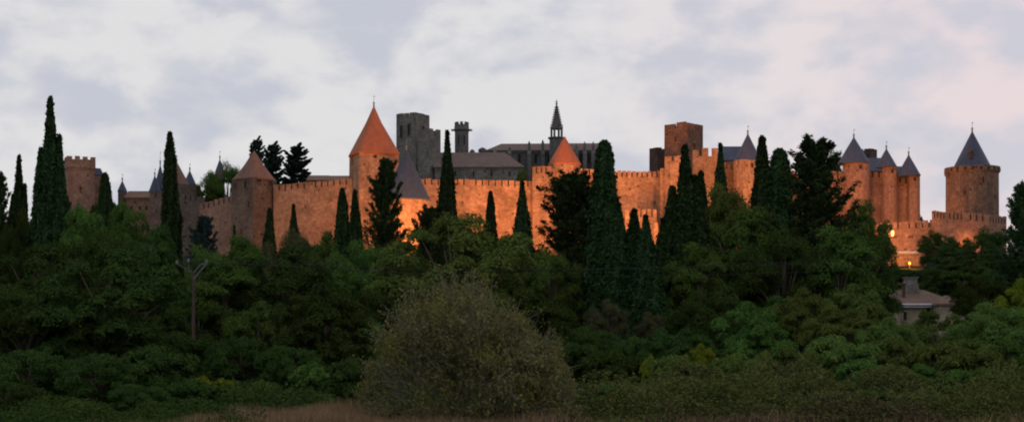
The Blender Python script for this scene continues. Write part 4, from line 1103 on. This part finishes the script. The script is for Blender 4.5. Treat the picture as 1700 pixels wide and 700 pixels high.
# orange-lit terrace below the outer wall
c = P(1507, 416, 300); gz = terrain(c.x, 300); t = thing('terrace_building', 'orange-lit low terrace with a white parapet below the outer wall', 'building', (c.x, 300, gz - .5))
H = c.z - gz + .5; mb = MB(); mb.box(-4.2, 3.9, 0, 5, -2, H - .55); mb.build('wall', M['sand'], t)
mb = MB(); mb.box(-4.35, 4.05, -.15, 5.1, H - .55, H - .4)
rr_ = random.Random(3)
for i in range(15): mb.box(-4.3 + i * .58, -3.86 + i * .58, -.12, .08, H - .42, H - .05 + rr_.uniform(-.12, .05))
mb.box(-4.35, 4.05, -.1, .05, H - .2, H - .12); mb.build('parapet', M['white'], t)

def lamp(name, label, p, ground, glass, r, gs, post=True):
    t = thing(name, label, 'lamp', (p.x, p.y, ground))
    h = p.z - ground; mb = MB(); mb.tube([(0, 0, -.2), (0, 0, h - gs * .9)], [.09, .06], 8); mb.rings([sring(0, 0, 0, .2, 8), sring(0, 0, .5, .12, 8)]); mb.build('post', M['metal'], t)
    mb = MB(); mb.rings([sring(0, 0, h - gs * .8, r * .5, 8), sring(0, 0, h - gs * .2, r * .95, 8), sring(0, 0, h + gs * .35, r * 1.1, 8), sring(0, 0, h + gs * .8, r * .6, 8)]); mb.build('lantern', glass, t, smooth=True)
    mb = MB(); mb.rings([sring(0, 0, h + gs * .8, r * 1.0, 8), sring(0, 0, h + gs * 1.15, .05, 8)]); mb.build('lantern_cap', M['metal'], t)
    return t
lamp('street_lamp', 'glowing yellow lantern before the low outer wall below the three slate cones', P(1482, 387, 331), 20.0, M['glass_lit'], .34, .85)
lamp('terrace_lamp', 'small orange lamp in front of the orange-lit terrace', P(1510, 437, 297), terrain(P(1510, 437, 297).x, 297), M['glass_orange'], .26, .36)

# utility pole with cross arm and insulators; cables
PD = 80.0; c = P(321, 450, PD); g = terrain(c.x, PD)
pole = thing('utility_pole', 'slim brown utility pole with pale angled brackets among the left trees', 'utility pole', (c.x, PD, g - .3))
H = c.z - g + .3
mb = MB(); mb.tube([(0, 0, -.3), (0, 0, H)], [.10, .075], 10); mb.build('post', M['wood'], pole)
k = PD / F
mb = MB(); mb.tube([(.05, -.12, H - .45), (.78, -.12, H + .42)], .035, 6); mb.tube([(.05, -.12, H - .1), (.42, -.12, H + .38), (.78, -.12, H + .46)], .03, 6)
mb.build('bracket', M['ceramic'], pole)
mb = MB(); mb.tube([(-.95, .1, H + .42), (-.05, .1, H - .1)], .03, 6); mb.build('bracket', M['metal'], pole)
tips = [(-.95, .1, H + .45), (-.3, .1, H + .55), (.78, -.12, H + .5)]
mb = MB(); mb.tube([(-.3, .1, H - .02), (-.3, .1, H + .45)], .03, 6); mb.tube([(-.3, .1, H), (0, .1, H - .15)], .03, 6); mb.build('bracket', M['metal'], pole)
for (x, y, z) in tips:
    mb = MB(); mb.rings([sring(x, y, z - .06, .04, 8), sring(x, y, z, .085, 8), sring(x, y, z + .05, .05, 8), sring(x, y, z + .1, .075, 8), sring(x, y, z + .16, .03, 8)]); mb.build('insulator', M['ceramic'], pole, smooth=True)
W0 = Vector((c.x, PD, g - .3))
for i, (tp, sag, (ue, ve), lab) in enumerate(zip([tips[2], tips[1], tips[0]], (.95, 1.25, 1.1), ((1800, 412), (1800, 424), (1800, 402)), ('front overhead cable running from the pole across the trees', 'lower middle overhead cable running from the pole across the trees', 'upper overhead cable starting at the left bracket of the pole'))):
    a = W0 + Vector(tp) + Vector((0, 0, .16)); b = P(ue, ve, 84)
    pts = []
    for q in range(41):
        f = q / 40; p = a.lerp(b, f); p.z -= 4 * sag * f * (1 - f) * (1 - .25 * f); pts.append(tuple(p))
    mb = MB(); mb.tube(pts, .010, 5); o = mb.build('overhead_cable', M['wire'])
    tag(o, lab, 'cable', 'overhead cables', 'thing')

# ------------------------------------------------------------------ lights
def flood(u, D, power, aim, size=1.2, color=(1, .33, .095), z=None, dz=2.2, spread=150):
    x = (u - 850) / F * D; zz = (terrain(x, D) + dz) if z is None else z
    l = bpy.data.lights.new('floodlight', 'AREA'); l.energy = power; l.color = color; l.shape = 'DISK'; l.size = size
    try: l.spread = math.radians(spread)
    except Exception: pass
    o = bpy.data.objects.new('floodlight', l); COL.objects.link(o); o.location = (x, D, zz)
    d = (P(*aim) - o.location).normalized()
    o.rotation_euler = d.to_track_quat('-Z', 'Y').to_euler()
FL = [  # u, D, power, aim(u,v,D)
 (350, 350, 500, (350, 375, 366)), (500, 338, 1300, (485, 358, 356)), (540, 334, 3600, (535, 352, 354)), (588, 330, 1000, (590, 345, 350)),
 (640, 326, 5200, (630, 290, 344)), (655, 322, 2600, (668, 345, 333)), (700, 320, 3600, (695, 345, 333)),
 (650, 318, 4600, (628, 215, 350)),
 (735, 332, 3000, (735, 330, 350)), (785, 332, 3900, (785, 325, 350)), (835, 332, 4300, (835, 325, 350)), (880, 330, 4800, (880, 320, 350)),
 (955, 330, 4600, (948, 320, 349)), (985, 332, 4600, (985, 330, 350)), (1030, 312, 8200, (1035, 310, 351)), (1085, 312, 7600, (1085, 305, 350)),
 (1125, 330, 3600, (1125, 290, 350)), (1195, 330, 5200, (1160, 262, 352)), (1200, 332, 2600, (1200, 300, 352)), (1240, 328, 3300, (1240, 300, 350)),
 (960, 322, 3000, (938, 250, 350)),
 (1310, 336, 3400, (1320, 310, 356)), (1370, 340, 3400, (1385, 320, 360)), (1440, 340, 3900, (1425, 320, 360)), (1490, 345, 3000, (1480, 320, 360)), (1540, 345, 3600, (1515, 325, 358)),
 (1500, 322, 700, (1505, 390, 336)), (1622, 306, 1500, (1622, 380, 321)), (1600, 325, 900, (1610, 320, 342)),
]
for u, D, p, aim in FL: flood(u, D - (13 if u < 1490 else 7), p * 1.25 * (.42 if u < 550 else .5 if u < 600 else .60 if u < 1290 else .62), aim)
def point(p, power, color, r=.3):
    l = bpy.data.lights.new('lamp_light', 'POINT'); l.energy = power; l.color = color; l.shadow_soft_size = r
    o = bpy.data.objects.new('lamp_light', l); COL.objects.link(o); o.location = p
point(P(1482, 387, 329.8), 260, (1, .55, .16)); point(P(1510, 432, 295), 1900, (1, .33, .05))

# ------------------------------------------------------------------ sky
SUN_EL, SUN_AZ = math.radians(7), math.radians(62)     # azimuth from +Y towards +X
w = bpy.data.worlds.new('World'); scene.world = w; w.use_nodes = True
nt = w.node_tree
for n in list(nt.nodes): nt.nodes.remove(n)
out = nt.nodes.new('ShaderNodeOutputWorld')
sky = nt.nodes.new('ShaderNodeTexSky'); sky.sky_type = 'NISHITA'; sky.sun_disc = False; sky.sun_elevation = SUN_EL; sky.sun_rotation = SUN_AZ
b1 = nt.nodes.new('ShaderNodeBackground'); b1.inputs[1].default_value = .1; nt.links.new(sky.outputs[0], b1.inputs[0])
tc = nt.nodes.new('ShaderNodeTexCoord')
def wn(sc, mp_s, loc=(0, 0, 0), rot=(0, 0, 0), detail=6, rough=.5, dist=.4):
    mp = nt.nodes.new('ShaderNodeMapping'); mp.inputs['Scale'].default_value = mp_s; mp.inputs['Location'].default_value = loc; mp.inputs['Rotation'].default_value = rot
    nt.links.new(tc.outputs['Generated'], mp.inputs[0])
    n = nt.nodes.new('ShaderNodeTexNoise'); n.inputs['Scale'].default_value = sc; n.inputs['Detail'].default_value = detail; n.inputs['Roughness'].default_value = rough; n.inputs['Distortion'].default_value = dist
    nt.links.new(mp.outputs[0], n.inputs[0]); return n.outputs[0]
R3 = (0, math.radians(-16), 0)
big = wn(10.5, (1, 1, 1.9), (3.1, 0, .8), R3, 7, .5, .25)
fine = wn(27, (1, 1, 1.7), (0, 1, 2), R3, 6, .5, .15)
add = nt.nodes.new('ShaderNodeMath'); add.operation = 'MULTIPLY_ADD'; nt.links.new(fine, add.inputs[0]); add.inputs[1].default_value = .42; nt.links.new(big, add.inputs[2])
f = ramp(nt, add.outputs[0], .57, .83)
sm = nt.nodes.new('ShaderNodeMapRange'); sm.interpolation_type = 'SMOOTHSTEP'; nt.links.new(f, sm.inputs[0])
sep = nt.nodes.new('ShaderNodeSeparateXYZ'); nt.links.new(tc.outputs['Generated'], sep.inputs[0])
light = mixrgb(nt, (.80, .785, .795), (.845, .715, .735), ramp(nt, sep.outputs[0], .02, .34))
darkc = mixrgb(nt, (.585, .605, .685), (.635, .625, .705), ramp(nt, sep.outputs[0], -.1, .3))
colr = mixrgb(nt, darkc, light, sm.outputs[0])
b2 = nt.nodes.new('ShaderNodeBackground'); nt.links.new(colr, b2.inputs[0]); b2.inputs[1].default_value = 1.0
mx = nt.nodes.new('ShaderNodeMixShader'); mx.inputs[0].default_value = .92
nt.links.new(b1.outputs[0], mx.inputs[1]); nt.links.new(b2.outputs[0], mx.inputs[2]); nt.links.new(mx.outputs[0], out.inputs[0])
w.cycles.sampling_method = 'MANUAL'; w.cycles.sample_map_resolution = 256

sl = bpy.data.lights.new('sun', 'SUN'); sl.energy = .25; sl.angle = math.radians(30); sl.color = (1, .86, .8)
so = bpy.data.objects.new('sun', sl); COL.objects.link(so)
sd = Vector((math.sin(SUN_AZ) * math.cos(SUN_EL), math.cos(SUN_AZ) * math.cos(SUN_EL), math.sin(SUN_EL)))
so.rotation_euler = sd.to_track_quat('Z', 'Y').to_euler()

# ------------------------------------------------------------------ camera
cam = bpy.data.cameras.new('camera'); co = bpy.data.objects.new('camera', cam); COL.objects.link(co)
co.location = (0, 0, CZ); co.rotation_euler = (math.radians(90), 0, 0)
cam.sensor_width = 36; cam.lens = 36 * F / 1700; cam.shift_y = 210 / 1700; cam.clip_start = .1; cam.clip_end = 20000
scene.camera = co
scene.view_settings.view_transform = 'Standard'; scene.view_settings.look = 'None'; scene.view_settings.exposure = 0; scene.view_settings.gamma = 1
scene.render.engine = 'CYCLES'
scene.cycles.use_denoising = True
scene.cycles.max_bounces = 5; scene.cycles.diffuse_bounces = 3; scene.cycles.transmission_bounces = 2
scene.cycles.filter_width = 2.0
